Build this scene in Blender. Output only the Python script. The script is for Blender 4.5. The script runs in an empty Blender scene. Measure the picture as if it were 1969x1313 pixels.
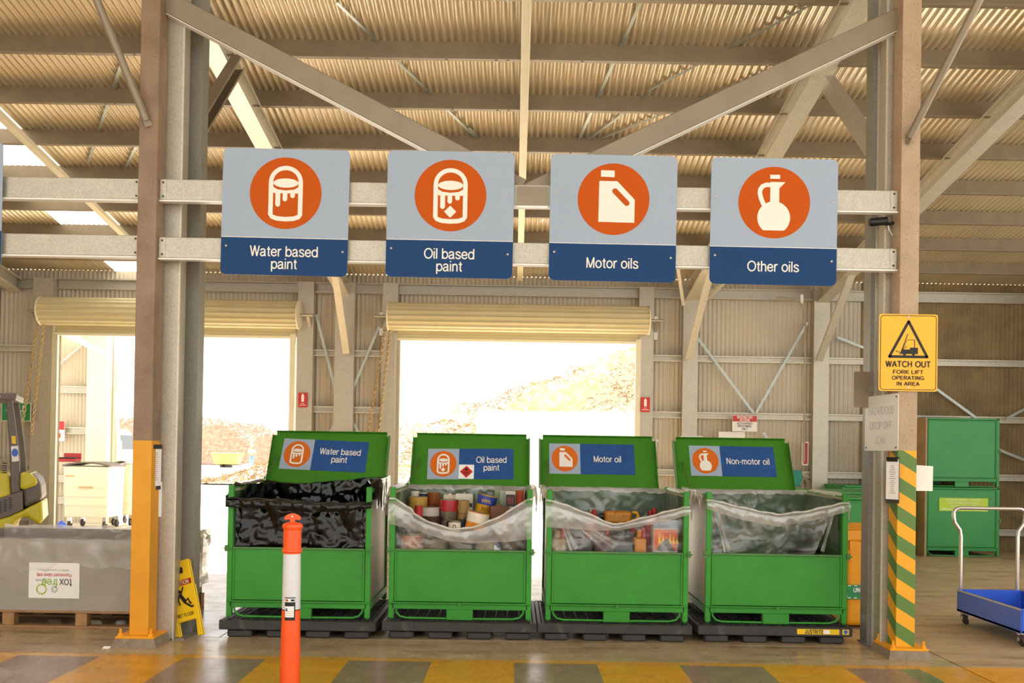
import bpy, math, random
from mathutils import Vector, Matrix, noise
random.seed(7)
S = bpy.context.scene
COL = S.collection
R = math.radians
# ---------------------------------------------------------------- camera, sky, sun, exposure
W_PX, H_PX, F_PX = 1969, 1313, 1900.0
PITCH, ROLL = R(0.6), R(0.9)
PPU, PPV = 990.0, 848.0
CAM = Vector((0, 0, 1.56))
ROT = Matrix.Rotation(math.pi / 2 + PITCH, 3, 'X') @ Matrix.Rotation(ROLL, 3, 'Z')
cd = bpy.data.cameras.new('camera'); cam = bpy.data.objects.new('camera', cd); COL.objects.link(cam)
cam.matrix_world = Matrix.Translation(CAM) @ ROT.to_4x4()
cd.sensor_fit = 'HORIZONTAL'; cd.sensor_width = 36; cd.lens = F_PX / W_PX * 36
cd.shift_x = (W_PX / 2 - PPU) / W_PX; cd.shift_y = (PPV - H_PX / 2) / W_PX
cd.clip_end = 500
S.camera = cam
wd = bpy.data.worlds.new('sky'); S.world = wd; wd.use_nodes = True
bg = wd.node_tree.nodes['Background']; bg.inputs[0].default_value = (1.0, 0.985, 0.955, 1); bg.inputs[1].default_value = 0.75
sd = bpy.data.lights.new('sun', 'SUN'); sd.energy = 11.0; sd.angle = R(2); sd.color = (1, .95, .87)
sun = bpy.data.objects.new('sun', sd); COL.objects.link(sun)
sun.rotation_euler = Vector((0.35, -math.cos(R(36)), -math.sin(R(36)))).to_track_quat('-Z', 'Y').to_euler()
S.view_settings.view_transform = 'Standard'; S.view_settings.look = 'None'
S.view_settings.exposure = 1.55; S.view_settings.gamma = 1.0; S.view_settings.use_curve_mapping = False

def at(u, v, Y):
    d = ROT @ Vector(((u - PPU) / F_PX, -(v - PPV) / F_PX, -1))
    return CAM + d * (Y / d.y)
def onfloor(u, v):
    d = ROT @ Vector(((u - PPU) / F_PX, -(v - PPV) / F_PX, -1))
    return CAM + d * (-CAM.z / d.z)

# ---------------------------------------------------------------- materials
def lin(c):
    if isinstance(c, str):
        c = [int(c[i:i + 2], 16) / 255 for i in (0, 2, 4)]
    return tuple((x / 12.92 if x <= .04045 else ((x + .055) / 1.055) ** 2.4) for x in c)
class NT:
    def __init__(s, name):
        s.m = bpy.data.materials.new(name); s.m.use_nodes = True
        s.t = s.m.node_tree; s.n = s.t.nodes; s.l = s.t.links
        s.p = s.n['Principled BSDF']; s.out = s.n['Material Output']
        s.tc = s.n.new('ShaderNodeTexCoord')
    def inp(s, sock, v):
        if hasattr(v, 'links'): s.l.new(v, sock)
        elif isinstance(v, (tuple, list)) and len(v) == 3 and sock.type == 'RGBA': sock.default_value = (*v, 1)
        else: sock.default_value = v
    def noise(s, scale, detail=4, rough=.6, vec=None, sc3=None):
        n = s.n.new('ShaderNodeTexNoise'); n.inputs['Scale'].default_value = scale
        n.inputs['Detail'].default_value = detail; n.inputs['Roughness'].default_value = rough
        v = vec or s.tc.outputs['Object']
        if sc3:
            mp = s.n.new('ShaderNodeMapping'); mp.inputs['Scale'].default_value = sc3; s.l.new(v, mp.inputs[0]); v = mp.outputs[0]
        s.l.new(v, n.inputs['Vector']); return n.outputs['Fac']
    def math(s, op, a, b=0.0, clamp=False):
        n = s.n.new('ShaderNodeMath'); n.operation = op; n.use_clamp = clamp
        s.inp(n.inputs[0], a); s.inp(n.inputs[1], b); return n.outputs[0]
    def rng(s, f, a, b, c=0., d=1.):
        n = s.n.new('ShaderNodeMapRange'); s.inp(n.inputs[0], f)
        for i, v in enumerate((a, b, c, d)): n.inputs[i + 1].default_value = v
        return n.outputs[0]
    def mix(s, f, a, b, blend='MIX'):
        n = s.n.new('ShaderNodeMix'); n.data_type = 'RGBA'; n.blend_type = blend
        s.inp(n.inputs[0], f); s.inp(n.inputs[6], a); s.inp(n.inputs[7], b); return n.outputs[2]
    def bump(s, h, strength=.3, dist=.01):
        n = s.n.new('ShaderNodeBump'); n.inputs['Strength'].default_value = strength; n.inputs['Distance'].default_value = dist
        s.l.new(h, n.inputs['Height']); s.l.new(n.outputs[0], s.p.inputs['Normal'])
    def xyz(s):
        n = s.n.new('ShaderNodeSeparateXYZ'); s.l.new(s.tc.outputs['Object'], n.inputs[0]); return n.outputs
    def fin(s, col, rough, metal=0., spec=.5):
        s.inp(s.p.inputs['Base Color'], col); s.inp(s.p.inputs['Roughness'], rough)
        s.inp(s.p.inputs['Metallic'], metal); s.p.inputs['Specular IOR Level'].default_value = spec
        return s.m
def sc(c, k): return tuple(min(1, x * k) for x in c)
def pm(name, c, rough=.5, metal=0., var=.12, scale=5., stain=None, bump=0., bscale=60., spec=.5):
    t = NT(name); c = lin(c)
    f = t.rng(t.noise(scale, 5), .3, .7)
    col = t.mix(f, sc(c, 1 - var), sc(c, 1 + var))
    if stain:
        sc_, am, ss = lin(stain[0]), stain[1], stain[2]
        g = t.rng(t.noise(ss, 8, .7), am, am + .09)
        col = t.mix(g, col, sc_)
    if bump: t.bump(t.noise(bscale, 6), bump)
    return t.fin(col, rough, metal, spec)
M = {}
M['roof'] = pm('roof_sheet', 'd5c5a6', .38, .3, .10, 1.2, bump=0)
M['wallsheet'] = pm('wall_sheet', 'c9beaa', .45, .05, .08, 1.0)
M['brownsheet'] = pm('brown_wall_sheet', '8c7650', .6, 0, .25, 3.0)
def galv(name, c, rough=.42, metal=.45):
    t = NT(name); c = lin(c)
    v = t.n.new('ShaderNodeTexVoronoi'); v.inputs['Scale'].default_value = 110
    t.l.new(t.tc.outputs['Object'], v.inputs['Vector'])
    sp = t.n.new('ShaderNodeSeparateColor'); t.l.new(v.outputs['Color'], sp.inputs[0])
    f = t.math('ADD', t.math('MULTIPLY', sp.outputs[0], .6), t.math('MULTIPLY', t.noise(9, 5), .55))
    col = t.mix(t.rng(f, .25, .95), sc(c, .84), sc(c, 1.10))
    g = t.rng(t.noise(55, 3, .6), .68, .74)
    col = t.mix(t.math('MULTIPLY', g, .6), col, sc(c, .35))
    return t.fin(col, rough, metal)
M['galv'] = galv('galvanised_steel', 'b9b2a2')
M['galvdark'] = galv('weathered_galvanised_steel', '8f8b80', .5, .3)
M['purlin'] = pm('purlin_steel', '86775f', .5, .25, .12, 4)
M['girt'] = galv('girt_steel', 'd2cbb9', .45, .3)
M['braceg'] = pm('grey_painted_brace', '8c7f6b', .45, .2, .08, 5)
M['strap'] = pm('strap_steel', 'aeb6b0', .4, .4, .08, 5)
M['white'] = pm('white_paint', 'eceae4', .5, 0, .03)
M['cream'] = pm('cream_paint', 'e6dfc4', .5, 0, .04)
M['rollcream'] = pm('roller_door_cream', 'cdc198', .45, 0, .05, 3)
M['black'] = pm('black_plastic', '141414', .45, 0, .2)
M['blackprint'] = pm('black_print', '1a1714', .6, 0, .05)
M['pallet_black'] = pm('black_spill_pallet', '33312e', .5, 0, .25, 9, stain=('5d554a', .6, 6), bump=.1)
M['grate'] = pm('black_grating', '2a2826', .5, 0, .3, 9, stain=('5a5044', .6, 5))
M['green'] = pm('green_bin_paint', '3a9030', .42, 0, .12, 3, stain=('2f7027', .64, 5), spec=.3)
M['greendirty'] = pm('worn_green_bin_paint', '4b7d3c', .45, 0, .2, 3, stain=('6b6248', .62, 6))
M['greenlid'] = pm('green_lid_paint', '3f7f20', .45, 0, .12, 2, stain=('2a3a1e', .70, 9), spec=.25)
M['sidepale'] = pm('door_lit_bin_side', 'b9ab8c', .5, .1, .2, 3, stain=('6f6a45', .6, 3))  # pale light from the doors painted into the side colour
M['signblue'] = pm('pale_blue_sign_vinyl', '9fadbf', .5, 0, .02, 2, spec=.2)
M['navy'] = pm('navy_sign_vinyl', '0b3a6c', .45, 0, .05, 4, spec=.2)
M['navyworn'] = pm('worn_navy_vinyl', '26508c', .5, 0, .16, 14, spec=.25)
M['orange'] = pm('orange_sign_vinyl', 'be5200', .5, 0, .03, 4, spec=.15)
M['orangelt'] = pm('faded_orange_vinyl', 'd26a20', .5, 0, .04, 4, spec=.2)
M['icon'] = pm('off_white_print', 'ebe6da', .5, 0, .01)
M['screw'] = pm('screw_steel', 'b8b2a6', .35, .8, .05)
M['bollard'] = pm('orange_bollard_plastic', 'fb5a1a', .4, 0, .04, 4, stain=('7a3a1a', .74, 16))
M['reflect'] = pm('white_reflective_band', 'dcdcdc', .3, 0, .03, 6, stain=('6e6a64', .74, 22))
M['yellow'] = pm('yellow_plastic', 'f2c70f', .4, 0, .05, 5)
M['warnyellow'] = pm('warning_sign_yellow', 'f9b50a', .4, 0, .03, 5)
M['skipyellow'] = pm('faded_yellow_skip_paint', 'ddd06a', .6, 0, .05)
M['spill'] = pm('spill_bin_yellow', 'f2a30f', .45, 0, .06, 4, stain=('8a5a12', .72, 9))
M['cardgrey'] = pm('grey_cardboard', 'a39b90', .7, 0, .10, 3, stain=('77695a', .68, 7))
M['wood'] = pm('pallet_wood', 'a07a52', .75, 0, .28, 6, bump=.2)
M['woodpale'] = pm('pale_pallet_wood', 'c5a578', .75, 0, .2, 6)
M['ply'] = pm('plywood', 'a88962', .7, 0, .2, 3)
M['paper'] = pm('paper', 'f3f1ec', .7, 0, .02)
M['blue'] = pm('blue_trolley_paint', '2f5fd0', .4, 0, .08, 5, stain=('8fa6d8', .72, 10))
M['chrome'] = pm('steel_tube', 'c9c6c0', .22, .9, .05)
M['rubber'] = pm('dark_rubber', '3a3632', .7, 0, .15)
M['flyellow'] = pm('forklift_yellow', 'cfc02a', .4, 0, .08, 3)
M['flgrey'] = pm('forklift_grey', '6c625a', .5, 0, .12, 4)
M['red'] = pm('red_print', 'c42a28', .45, 0, .05)
M['redb'] = pm('red_enamel', 'a8201c', .45, 0, .15)
M['spillgreen'] = pm('green_sign_vinyl', '1f8a4c', .45, 0, .04)
M['teal'] = pm('teal_plastic', '12907a', .5, 0, .06)
M['lime'] = pm('lime_label', 'b6d430', .5, 0, .05)
M['limetxt'] = pm('pale_print', 'eef5b8', .5, 0, .02)
M['boxgreen'] = pm('stillage_green', '1f8a36', .4, 0, .10, 2, stain=('b8c4a8', .74, 9))
M['chain'] = pm('chain_steel', 'b7a070', .4, .6, .1)
M['chaing'] = pm('green_chain', '5e7a35', .5, .3, .2)
M['rope'] = pm('cable', 'a99a80', .6, 0, .1)
M['concrete'] = pm('grout_concrete', '8d7d69', .85, 0, .25, 20, bump=.5, bscale=40)
M['ground'] = pm('pale_yard_ground', 'd8cfbf', .8, 0, .06, .4)
M['dirt'] = pm('mulch', 'b4967f', .95, 0, .35, 3.5, bump=0)
M['scrub'] = pm('dry_scrub', 'cbbb9e', .95, 0, .25, 1.2, bump=0)
M['twig'] = pm('dry_twigs', '967c5e', .9, 0, .35, 3)
M['leafg'] = pm('green_scrub_leaf', 'b8b878', .9, 0, .3, 3)
M['glass'] = pm('dark_glass', '5a6066', .15, 0, .05)
M['mirror_blue'] = pm('sky_blue_plastic', '8fc4dc', .4, 0, .05)
M['skin'] = pm('skin', 'c89878', .6, 0, .03)
M['shirt'] = pm('white_shirt', 'eef0f2', .7, 0, .03)
M['jeans'] = pm('light_denim', '6f93c4', .8, 0, .05)
M['sheeny'] = pm('bare_tin', '9a917c', .3, .7, .2, 8, stain=('5e4022', .62, 8))

# brown rusted upright with painted foot: paint ends at a height, object space
def column_mat(name, stripes):
    t = NT(name); X = t.xyz()
    base = t.mix(t.rng(t.noise(3, 5), .3, .7), lin('a48a6e') if stripes else lin('7a5f48'), lin('b8a084') if stripes else lin('988068'))
    rust = t.rng(t.noise(60, 6, .75), .57, .63)
    zone = t.rng(t.noise(2.0, 3, .6, sc3=(6, 6, 1.2)), .34, .52)
    base = t.mix(t.math('MULTIPLY', rust, zone), base, lin('6f3c1c'))
    if stripes:
        s = t.math('ADD', X[2], t.math('MULTIPLY', t.math('SUBTRACT', X[0], X[1]), .62))
        k = t.math('FRACT', t.math('DIVIDE', s, .228))
        paint = t.mix(t.math('GREATER_THAN', k, .5), lin('f0aa16'), lin('5b7f36'))
        zl = 1.615
    else:
        paint = t.mix(t.rng(t.noise(3, 4), .3, .7), lin('d99208'), lin('eba414')); zl = 1.60
    paint = t.mix(t.rng(t.noise(30, 6, .7), .72, .76), paint, lin('6a4416'))
    col = t.mix(t.math('LESS_THAN', X[2], zl), base, paint)
    return t.fin(col, .5, 0)
M['colyellow'] = column_mat('column_steel_yellow_foot', False)
M['colstripe'] = column_mat('column_steel_striped_foot', True)

def floor_mat(nm='painted_concrete_floor', r0=.16, r1=.34, spec=.4):
    t = NT(nm); X = t.xyz(); x, y = X[0], X[1]
    n1 = t.noise(.9, 6, .65); n2 = t.noise(7, 6, .7); n3 = t.noise(2.2, 6, .7, sc3=(.5, 2.5, 1))
    c = t.mix(t.rng(n1, .3, .7), lin('ab9474'), lin('c4ac88'))
    c = t.mix(t.rng(n3, .50, .68), c, lin('8f7758'))
    c = t.mix(t.math('MULTIPLY', t.rng(n2, .5, .75), .5), c, lin('745f48'))
    dark = t.mix(t.rng(n2, .3, .7), lin('7e6656'), lin('987f6c'))
    yel = t.mix(t.rng(n3, .35, .7), lin('e0a022'), lin('c48a20'))
    yel = t.mix(t.math('MULTIPLY', t.rng(n2, .52, .72), .45), yel, lin('94733a'))
    grn = t.mix(t.rng(n2, .3, .7), lin('5d7350'), lin('758a62'))
    k = t.math('FRACT', t.math('DIVIDE', t.math('SUBTRACT', x, .02), 1.22))
    ga = t.math('LESS_THAN', k, .5)
    hatch = t.mix(ga, yel, dark)
    right = t.math('GREATER_THAN', x, 3.02)
    hatch = t.mix(right, hatch, yel)
    g1 = t.math('MULTIPLY', t.math('GREATER_THAN', x, 2.86), t.math('LESS_THAN', x, 3.02))
    g2 = t.math('MULTIPLY', t.math('GREATER_THAN', x, 3.78), t.math('LESS_THAN', x, 4.1))
    hatch = t.mix(t.math('ADD', g1, g2, True), hatch, grn)
    wob = t.math('MULTIPLY', t.math('SUBTRACT', n2, .5), .03)
    yy = t.math('ADD', y, wob)
    inh = t.math('MULTIPLY', t.math('LESS_THAN', yy, 7.31), t.math('GREATER_THAN', yy, 5.2))
    c = t.mix(inh, c, hatch)
    line = t.math('MULTIPLY', t.math('GREATER_THAN', yy, 7.31), t.math('LESS_THAN', yy, 7.41))
    c = t.mix(t.math('MULTIPLY', line, .85), c, yel)
    t.bump(t.noise(25, 6, .7), .06, .01)
    rough = t.rng(t.noise(3, 6, .7), .3, .7, r0, r1)
    return t.fin(c, rough, 0, spec)
M['floor'] = floor_mat()
M['floormatt'] = floor_mat('dry_concrete_floor', .42, .6, .3)

def film_mat(name, tint, lo, hi, rough=.18):
    t = NT(name)
    tr = t.n.new('ShaderNodeBsdfTransparent'); tr.inputs[0].default_value = (1, 1, 1, 1)
    gl = t.n.new('ShaderNodeBsdfGlossy'); gl.inputs['Roughness'].default_value = rough
    df = t.n.new('ShaderNodeBsdfDiffuse'); df.inputs[0].default_value = (*tint, 1)
    tl = t.n.new('ShaderNodeBsdfTranslucent'); tl.inputs[0].default_value = (*tint, 1)
    m1 = t.n.new('ShaderNodeMixShader'); m1.inputs[0].default_value = .5; t.l.new(df.outputs[0], m1.inputs[1]); t.l.new(tl.outputs[0], m1.inputs[2])
    m2 = t.n.new('ShaderNodeMixShader'); m2.inputs[0].default_value = .3; t.l.new(m1.outputs[0], m2.inputs[1]); t.l.new(gl.outputs[0], m2.inputs[2])
    m3 = t.n.new('ShaderNodeMixShader')
    f = t.rng(t.noise(4.5, 3, .55, sc3=(.7, .7, 1.5)), .35, .7, lo, hi)
    t.l.new(f, m3.inputs[0]); t.l.new(tr.outputs[0], m3.inputs[1]); t.l.new(m2.outputs[0], m3.inputs[2])
    t.l.new(m3.outputs[0], t.out.inputs[0]); t.n.remove(t.p)
    return t.m
M['film'] = film_mat('clear_plastic_film', (.86, .85, .80), .05, .36)
M['filmfold'] = film_mat('folded_plastic_film', (.95, .94, .90), .55, .85)
M['filmwhite'] = film_mat('milky_plastic_film', (.95, .93, .87), .8, .95)
M['filmmid'] = film_mat('half_clear_plastic_film', (.95, .94, .90), .32, .66)
M['filmpleat'] = film_mat('pleated_plastic_film', (.95, .94, .90), .12, .42)
M['greenin'] = pm('shaded_inner_green', '33522f', .6, 0, .2, 4, stain=('5c5a44', .66, 6))  # shade inside the open bins, painted as a darker green
M['blackfilm'] = pm('black_plastic_film', '0c0b0a', .13, 0, .2, spec=.4)
M['skylight'] = film_mat('translucent_roof_sheet', (.95, .94, .9), .97, 1.0, .5)

# ---------------------------------------------------------------- mesh helpers
class MB:
    def __init__(s): s.v = []; s.f = []; s.mi = []
    def add(s, vs, fs, mi=0):
        o = len(s.v); s.v += [tuple(v) for v in vs]
        s.f += [tuple(i + o for i in f) for f in fs]; s.mi += [mi] * len(fs); return s
    def box(s, x0, x1, y0, y1, z0, z1, mi=0):
        vs = [(x, y, z) for z in (z0, z1) for y in (y0, y1) for x in (x0, x1)]
        return s.add(vs, [(0, 2, 3, 1), (4, 5, 7, 6), (0, 1, 5, 4), (2, 6, 7, 3), (0, 4, 6, 2), (1, 3, 7, 5)], mi)
    def sweep(s, prof, p0, p1, up=(0, 0, 1), mi=0):
        p0, p1, up = Vector(p0), Vector(p1), Vector(up)
        d = (p1 - p0).normalized(); r = d.cross(up)
        if r.length < 1e-5: r = d.cross(Vector((0, 1, 0)))
        r.normalize(); q = r.cross(d); n = len(prof)
        vs = [p + r * a + q * b for p in (p0, p1) for a, b in prof]
        fs = [(i, (i + 1) % n, n + (i + 1) % n, n + i) for i in range(n)] + [tuple(range(n))[::-1], tuple(range(n, 2 * n))]
        return s.add(vs, fs, mi)
    def bar(s, p0, p1, w, h, up=(0, 0, 1), mi=0):
        return s.sweep([(-w / 2, -h / 2), (w / 2, -h / 2), (w / 2, h / 2), (-w / 2, h / 2)], p0, p1, up, mi)
    def tube(s, pts, r, n=8, mi=0, closed=False):
        pts = [Vector(p) for p in pts]; k = len(pts); vs = []; prev = None
        for i, p in enumerate(pts):
            a = pts[(i - 1) % k] if (closed or i) else p; b = pts[(i + 1) % k] if (closed or i < k - 1) else p
            d = (b - a).normalized()
            if prev is None:
                q = d.cross(Vector((0, 0, 1)))
                if q.length < .1: q = d.cross(Vector((0, 1, 0)))
            else: q = prev - d * prev.dot(d)
            q.normalize(); prev = q; w = d.cross(q)
            rr = r[i] if isinstance(r, (list, tuple)) else r
            vs += [p + (q * math.cos(t) + w * math.sin(t)) * rr for t in [2 * math.pi * j / n for j in range(n)]]
        fs = []
        for i in range(k if closed else k - 1):
            o, o2 = i * n, ((i + 1) % k) * n
            fs += [(o + j, o + (j + 1) % n, o2 + (j + 1) % n, o2 + j) for j in range(n)]
        if not closed: fs += [tuple(range(n))[::-1], tuple(range((k - 1) * n, k * n))]
        return s.add(vs, fs, mi)
    def lathe(s, prof, n=20, c=(0, 0, 0), T=None, mi=0, cap=True):
        c = Vector(c); vs = []
        for r, z in prof:
            for j in range(n):
                t = 2 * math.pi * j / n; p = Vector((r * math.cos(t), r * math.sin(t), z))
                if T is not None: p = T @ p
                vs.append(c + p)
        fs = []
        for i in range(len(prof) - 1):
            fs += [(i * n + j, i * n + (j + 1) % n, (i + 1) * n + (j + 1) % n, (i + 1) * n + j) for j in range(n)]
        if cap: fs += [tuple(range(n))[::-1], tuple(range((len(prof) - 1) * n, len(prof) * n))]
        return s.add(vs, fs, mi)
    def prism(s, poly, y0, y1, mi=0):           # poly in x,z ; extruded along y
        n = len(poly)
        vs = [(x, y0, z) for x, z in poly] + [(x, y1, z) for x, z in poly]
        a = sum(poly[i][0] * poly[(i + 1) % n][1] - poly[(i + 1) % n][0] * poly[i][1] for i in range(n))
        fs = [tuple(range(n)), tuple(range(n, 2 * n))[::-1]] + [(i, n + i, n + (i + 1) % n, (i + 1) % n) for i in range(n)]
        if a < 0: fs = [f[::-1] for f in fs]
        return s.add(vs, fs, mi)
    def face(s, poly, y, mi=0):                 # printed shape, x,z polygon facing -y
        n = len(poly); a = sum(poly[i][0] * poly[(i + 1) % n][1] - poly[(i + 1) % n][0] * poly[i][1] for i in range(n))
        f = tuple(range(n)); return s.add([(x, y, z) for x, z in poly], [f if a > 0 else f[::-1]], mi)
    def grid(s, nu, nv, fn, mi=0):
        vs = [fn(i / nu, j / nv) for j in range(nv + 1) for i in range(nu + 1)]
        fs = [(j * (nu + 1) + i, j * (nu + 1) + i + 1, (j + 1) * (nu + 1) + i + 1, (j + 1) * (nu + 1) + i) for j in range(nv) for i in range(nu)]
        return s.add(vs, fs, mi)
    def xf(s, T):
        s.v = [tuple(T @ Vector(v)) for v in s.v]; return s
    def build(s, name, mat, parent=None, smooth=False, bev=0., seg=1, ang=40):
        me = bpy.data.meshes.new(name); me.from_pydata(s.v, [], s.f)
        for m in (mat if isinstance(mat, (list, tuple)) else [mat]): me.materials.append(M[m] if isinstance(m, str) else m)
        if any(s.mi): me.polygons.foreach_set('material_index', s.mi)
        if smooth:
            me.shade_smooth()
            me.set_sharp_from_angle(angle=R(ang))
        o = bpy.data.objects.new(name, me); COL.objects.link(o)
        if parent: o.parent = parent
        if bev:
            b = o.modifiers.new('bevel', 'BEVEL'); b.width = bev; b.segments = seg; b.limit_method = 'ANGLE'; b.angle_limit = R(40)
        return o
def tag(o, label=None, cat=None, group=None, kind=None):
    for k, v in (('label', label), ('category', cat), ('group', group), ('kind', kind)):
        if v: o[k] = v
    return o
def thing(name, label, cat, loc=(0, 0, 0), rz=0., group=None, rot=None):
    o = bpy.data.objects.new(name, None); COL.objects.link(o); o.location = loc
    o.rotation_euler = rot or (0, 0, rz); o.empty_display_size = .1
    return tag(o, label, cat, group)
def copy_tree(o, parent=None):
    c = o.copy(); COL.objects.link(c); c.parent = parent
    for ch in o.children: copy_tree(ch, c)
    return c
GL = {}
def _el(cx, cy, rx, ry, a0=0, a1=360, n=20): return ('l', [(cx + rx * math.cos(R(a0 + (a1 - a0) * i / n)), cy + ry * math.sin(R(a0 + (a1 - a0) * i / n))) for i in range(n + 1)])
def _S(*p):                                          # smooth stroke through points
    p = list(p); out = []
    for i in range(len(p) - 1):
        a, b, c, d = p[max(0, i - 1)], p[i], p[i + 1], p[min(len(p) - 1, i + 2)]
        for k in range(4):
            t = k / 4; out.append(tuple(.5 * (2 * b[j] + (c[j] - a[j]) * t + (2 * a[j] - 5 * b[j] + 4 * c[j] - d[j]) * t * t + (3 * b[j] - a[j] - 3 * c[j] + d[j]) * t ** 3) for j in (0, 1)))
    return ('l', out + [p[-1]])
def _L(*p): return ('s', list(p))
GL['a'] = (.64, [_S((.09, .52), (.14, .64), (.29, .69), (.44, .64), (.49, .5), (.49, .15), (.53, .06), (.6, .05)), _S((.49, .42), (.30, .38), (.12, .31), (.07, .19), (.12, .08), (.25, .04), (.40, .10), (.49, .24))])
GL['b'] = (.66, [_L((.1, 0), (.1, 1)), _el(.35, .365, .25, .32)])
GL['d'] = (.66, [_L((.56, 0), (.56, 1)), _el(.31, .365, .25, .32)])
GL['e'] = (.64, [_L((.08, .38), (.56, .38)), _S((.56, .38), (.52, .57), (.32, .69), (.13, .58), (.07, .37), (.13, .15), (.32, .05), (.49, .11), (.56, .22))])
GL['f'] = (.34, [_S((.36, .97), (.26, .97), (.2, .88), (.2, .7), (.2, .3), (.2, 0)), _L((.06, .68), (.34, .68))])
GL['h'] = (.62, [_L((.1, 0), (.1, 1)), _S((.1, .45), (.15, .6), (.31, .69), (.46, .62), (.51, .45), (.51, .2), (.51, 0))])
GL['i'] = (.22, [_L((.1, 0), (.1, .72)), _L((.1, .89), (.1, 1))])
GL['l'] = (.22, [_L((.1, 0), (.1, 1))])
GL['m'] = (.92, [_L((.1, 0), (.1, .72)), _S((.1, .45), (.16, .62), (.29, .69), (.42, .62), (.45, .48), (.45, .2), (.45, 0)), _S((.45, .45), (.5, .62), (.64, .69), (.77, .62), (.8, .48), (.8, .2), (.8, 0))])
GL['n'] = (.62, [_L((.1, 0), (.1, .72)), _S((.1, .45), (.15, .6), (.31, .69), (.46, .62), (.51, .45), (.51, .2), (.51, 0))])
GL['o'] = (.66, [_el(.33, .37, .26, .325)])
GL['p'] = (.66, [_L((.1, -.26), (.1, .72)), _el(.35, .365, .25, .32)])
GL['r'] = (.4, [_L((.1, 0), (.1, .72)), _S((.1, .4), (.15, .58), (.26, .68), (.38, .68))])
GL['s'] = (.58, [_S((.49, .54), (.43, .65), (.27, .69), (.12, .63), (.1, .52), (.2, .42), (.38, .34), (.5, .24), (.47, .1), (.29, .05), (.12, .1), (.07, .21))])
GL['t'] = (.38, [_S((.19, .92), (.19, .5), (.19, .18), (.23, .07), (.35, .05)), _L((.04, .68), (.35, .68))])
GL['u'] = (.62, [_L((.51, 0), (.51, .72)), _S((.1, .72), (.1, .3), (.13, .12), (.28, .04), (.44, .12), (.51, .3))])
GL['x'] = (.58, [_L((.04, 0), (.52, .72)), _L((.52, 0), (.04, .72))])
GL['y'] = (.58, [_L((.04, .72), (.29, .04)), _L((.54, .72), (.25, -.2), (.1, -.22))])
GL['c'] = (.6, [_el(.33, .37, .26, .325, 40, 320)])
GL['W'] = (.95, [_L((.03, 1), (.25, 0), (.46, 1), (.67, 0), (.9, 1))])
GL['O'] = (.9, [_el(.45, .5, .38, .46)])
GL['M'] = (.88, [_L((.1, 0), (.1, 1), (.43, .02), (.76, 1), (.76, 0))])
GL['N'] = (.76, [_L((.1, 0), (.1, 1), (.63, 0), (.63, 1))])
GL['-'] = (.4, [_L((.05, .36), (.33, .36))])
GL[' '] = (.32, [])
GL['A'] = (.76, [_L((.03, 0), (.37, 1), (.71, 0)), _L((.15, .34), (.59, .34))])
GL['C'] = (.8, [_el(.43, .5, .36, .46, 38, 322)])
GL['D'] = (.8, [_L((.1, 0), (.1, 1)), _S((.1, .96), (.38, .96), (.6, .84), (.69, .5), (.6, .16), (.38, .04), (.1, .04))])
GL['E'] = (.7, [_L((.1, 0), (.1, 1)), _L((.1, .95), (.62, .95)), _L((.1, .52), (.58, .52)), _L((.1, .05), (.63, .05))])
GL['F'] = (.66, [_L((.1, 0), (.1, 1)), _L((.1, .95), (.62, .95)), _L((.1, .5), (.55, .5))])
GL['G'] = (.84, [_el(.43, .5, .36, .46, 38, 320), _L((.46, .45), (.76, .45)), _L((.73, .45), (.73, .05))])
GL['H'] = (.76, [_L((.1, 0), (.1, 1)), _L((.65, 0), (.65, 1)), _L((.1, .52), (.65, .52))])
GL['I'] = (.28, [_L((.13, 0), (.13, 1))])
GL['J'] = (.6, [_S((.46, 1), (.46, .6), (.46, .25), (.38, .06), (.24, .04), (.1, .1), (.07, .3))])
GL['K'] = (.74, [_L((.1, 0), (.1, 1)), _L((.1, .35), (.64, 1)), _L((.3, .56), (.68, 0))])
GL['L'] = (.6, [_L((.1, 0), (.1, 1)), _L((.1, .05), (.57, .05))])
GL['P'] = (.72, [_L((.1, 0), (.1, 1)), _S((.1, .95), (.45, .95), (.62, .86), (.64, .7), (.58, .53), (.42, .46), (.1, .46))])
GL['R'] = (.76, [_L((.1, 0), (.1, 1)), _S((.1, .95), (.45, .95), (.62, .86), (.64, .72), (.58, .57), (.42, .5), (.1, .5)), _L((.42, .5), (.68, 0))])
GL['S'] = (.72, [_S((.61, .72), (.55, .88), (.36, .96), (.17, .9), (.11, .75), (.18, .6), (.37, .51), (.56, .42), (.64, .26), (.57, .1), (.36, .04), (.15, .11), (.07, .3))])
GL['T'] = (.68, [_L((.33, 0), (.33, 1)), _L((.02, .95), (.64, .95))])
GL['U'] = (.76, [_S((.1, 1), (.1, .6), (.1, .3), (.19, .09), (.37, .04), (.56, .09), (.65, .3), (.65, .6), (.65, 1))])
GL['V'] = (.72, [_L((.02, 1), (.35, 0), (.68, 1))])
GL['Y'] = (.7, [_L((.02, 1), (.34, .45), (.66, 1)), _L((.34, .45), (.34, 0))])
GL['Z'] = (.68, [_L((.06, .95), (.6, .95), (.06, .05), (.62, .05))])
def strokes(s, cap, wgt, gap):
    polys = []; x = 0.
    for ch in s:
        adv, st = GL[ch]
        for k, pts in st:
            pts = [(x + a, b) for a, b in pts]
            if k == 'l': polys += ribbon(pts, wgt)
            else:
                for (ax, az), (bx, bz) in zip(pts, pts[1:]):
                    polys += ribbon([(ax, az), (bx, bz)], wgt)
        x += adv + gap
    return [[(a * cap, b * cap) for a, b in p] for p in polys], (x - gap) * cap
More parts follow.
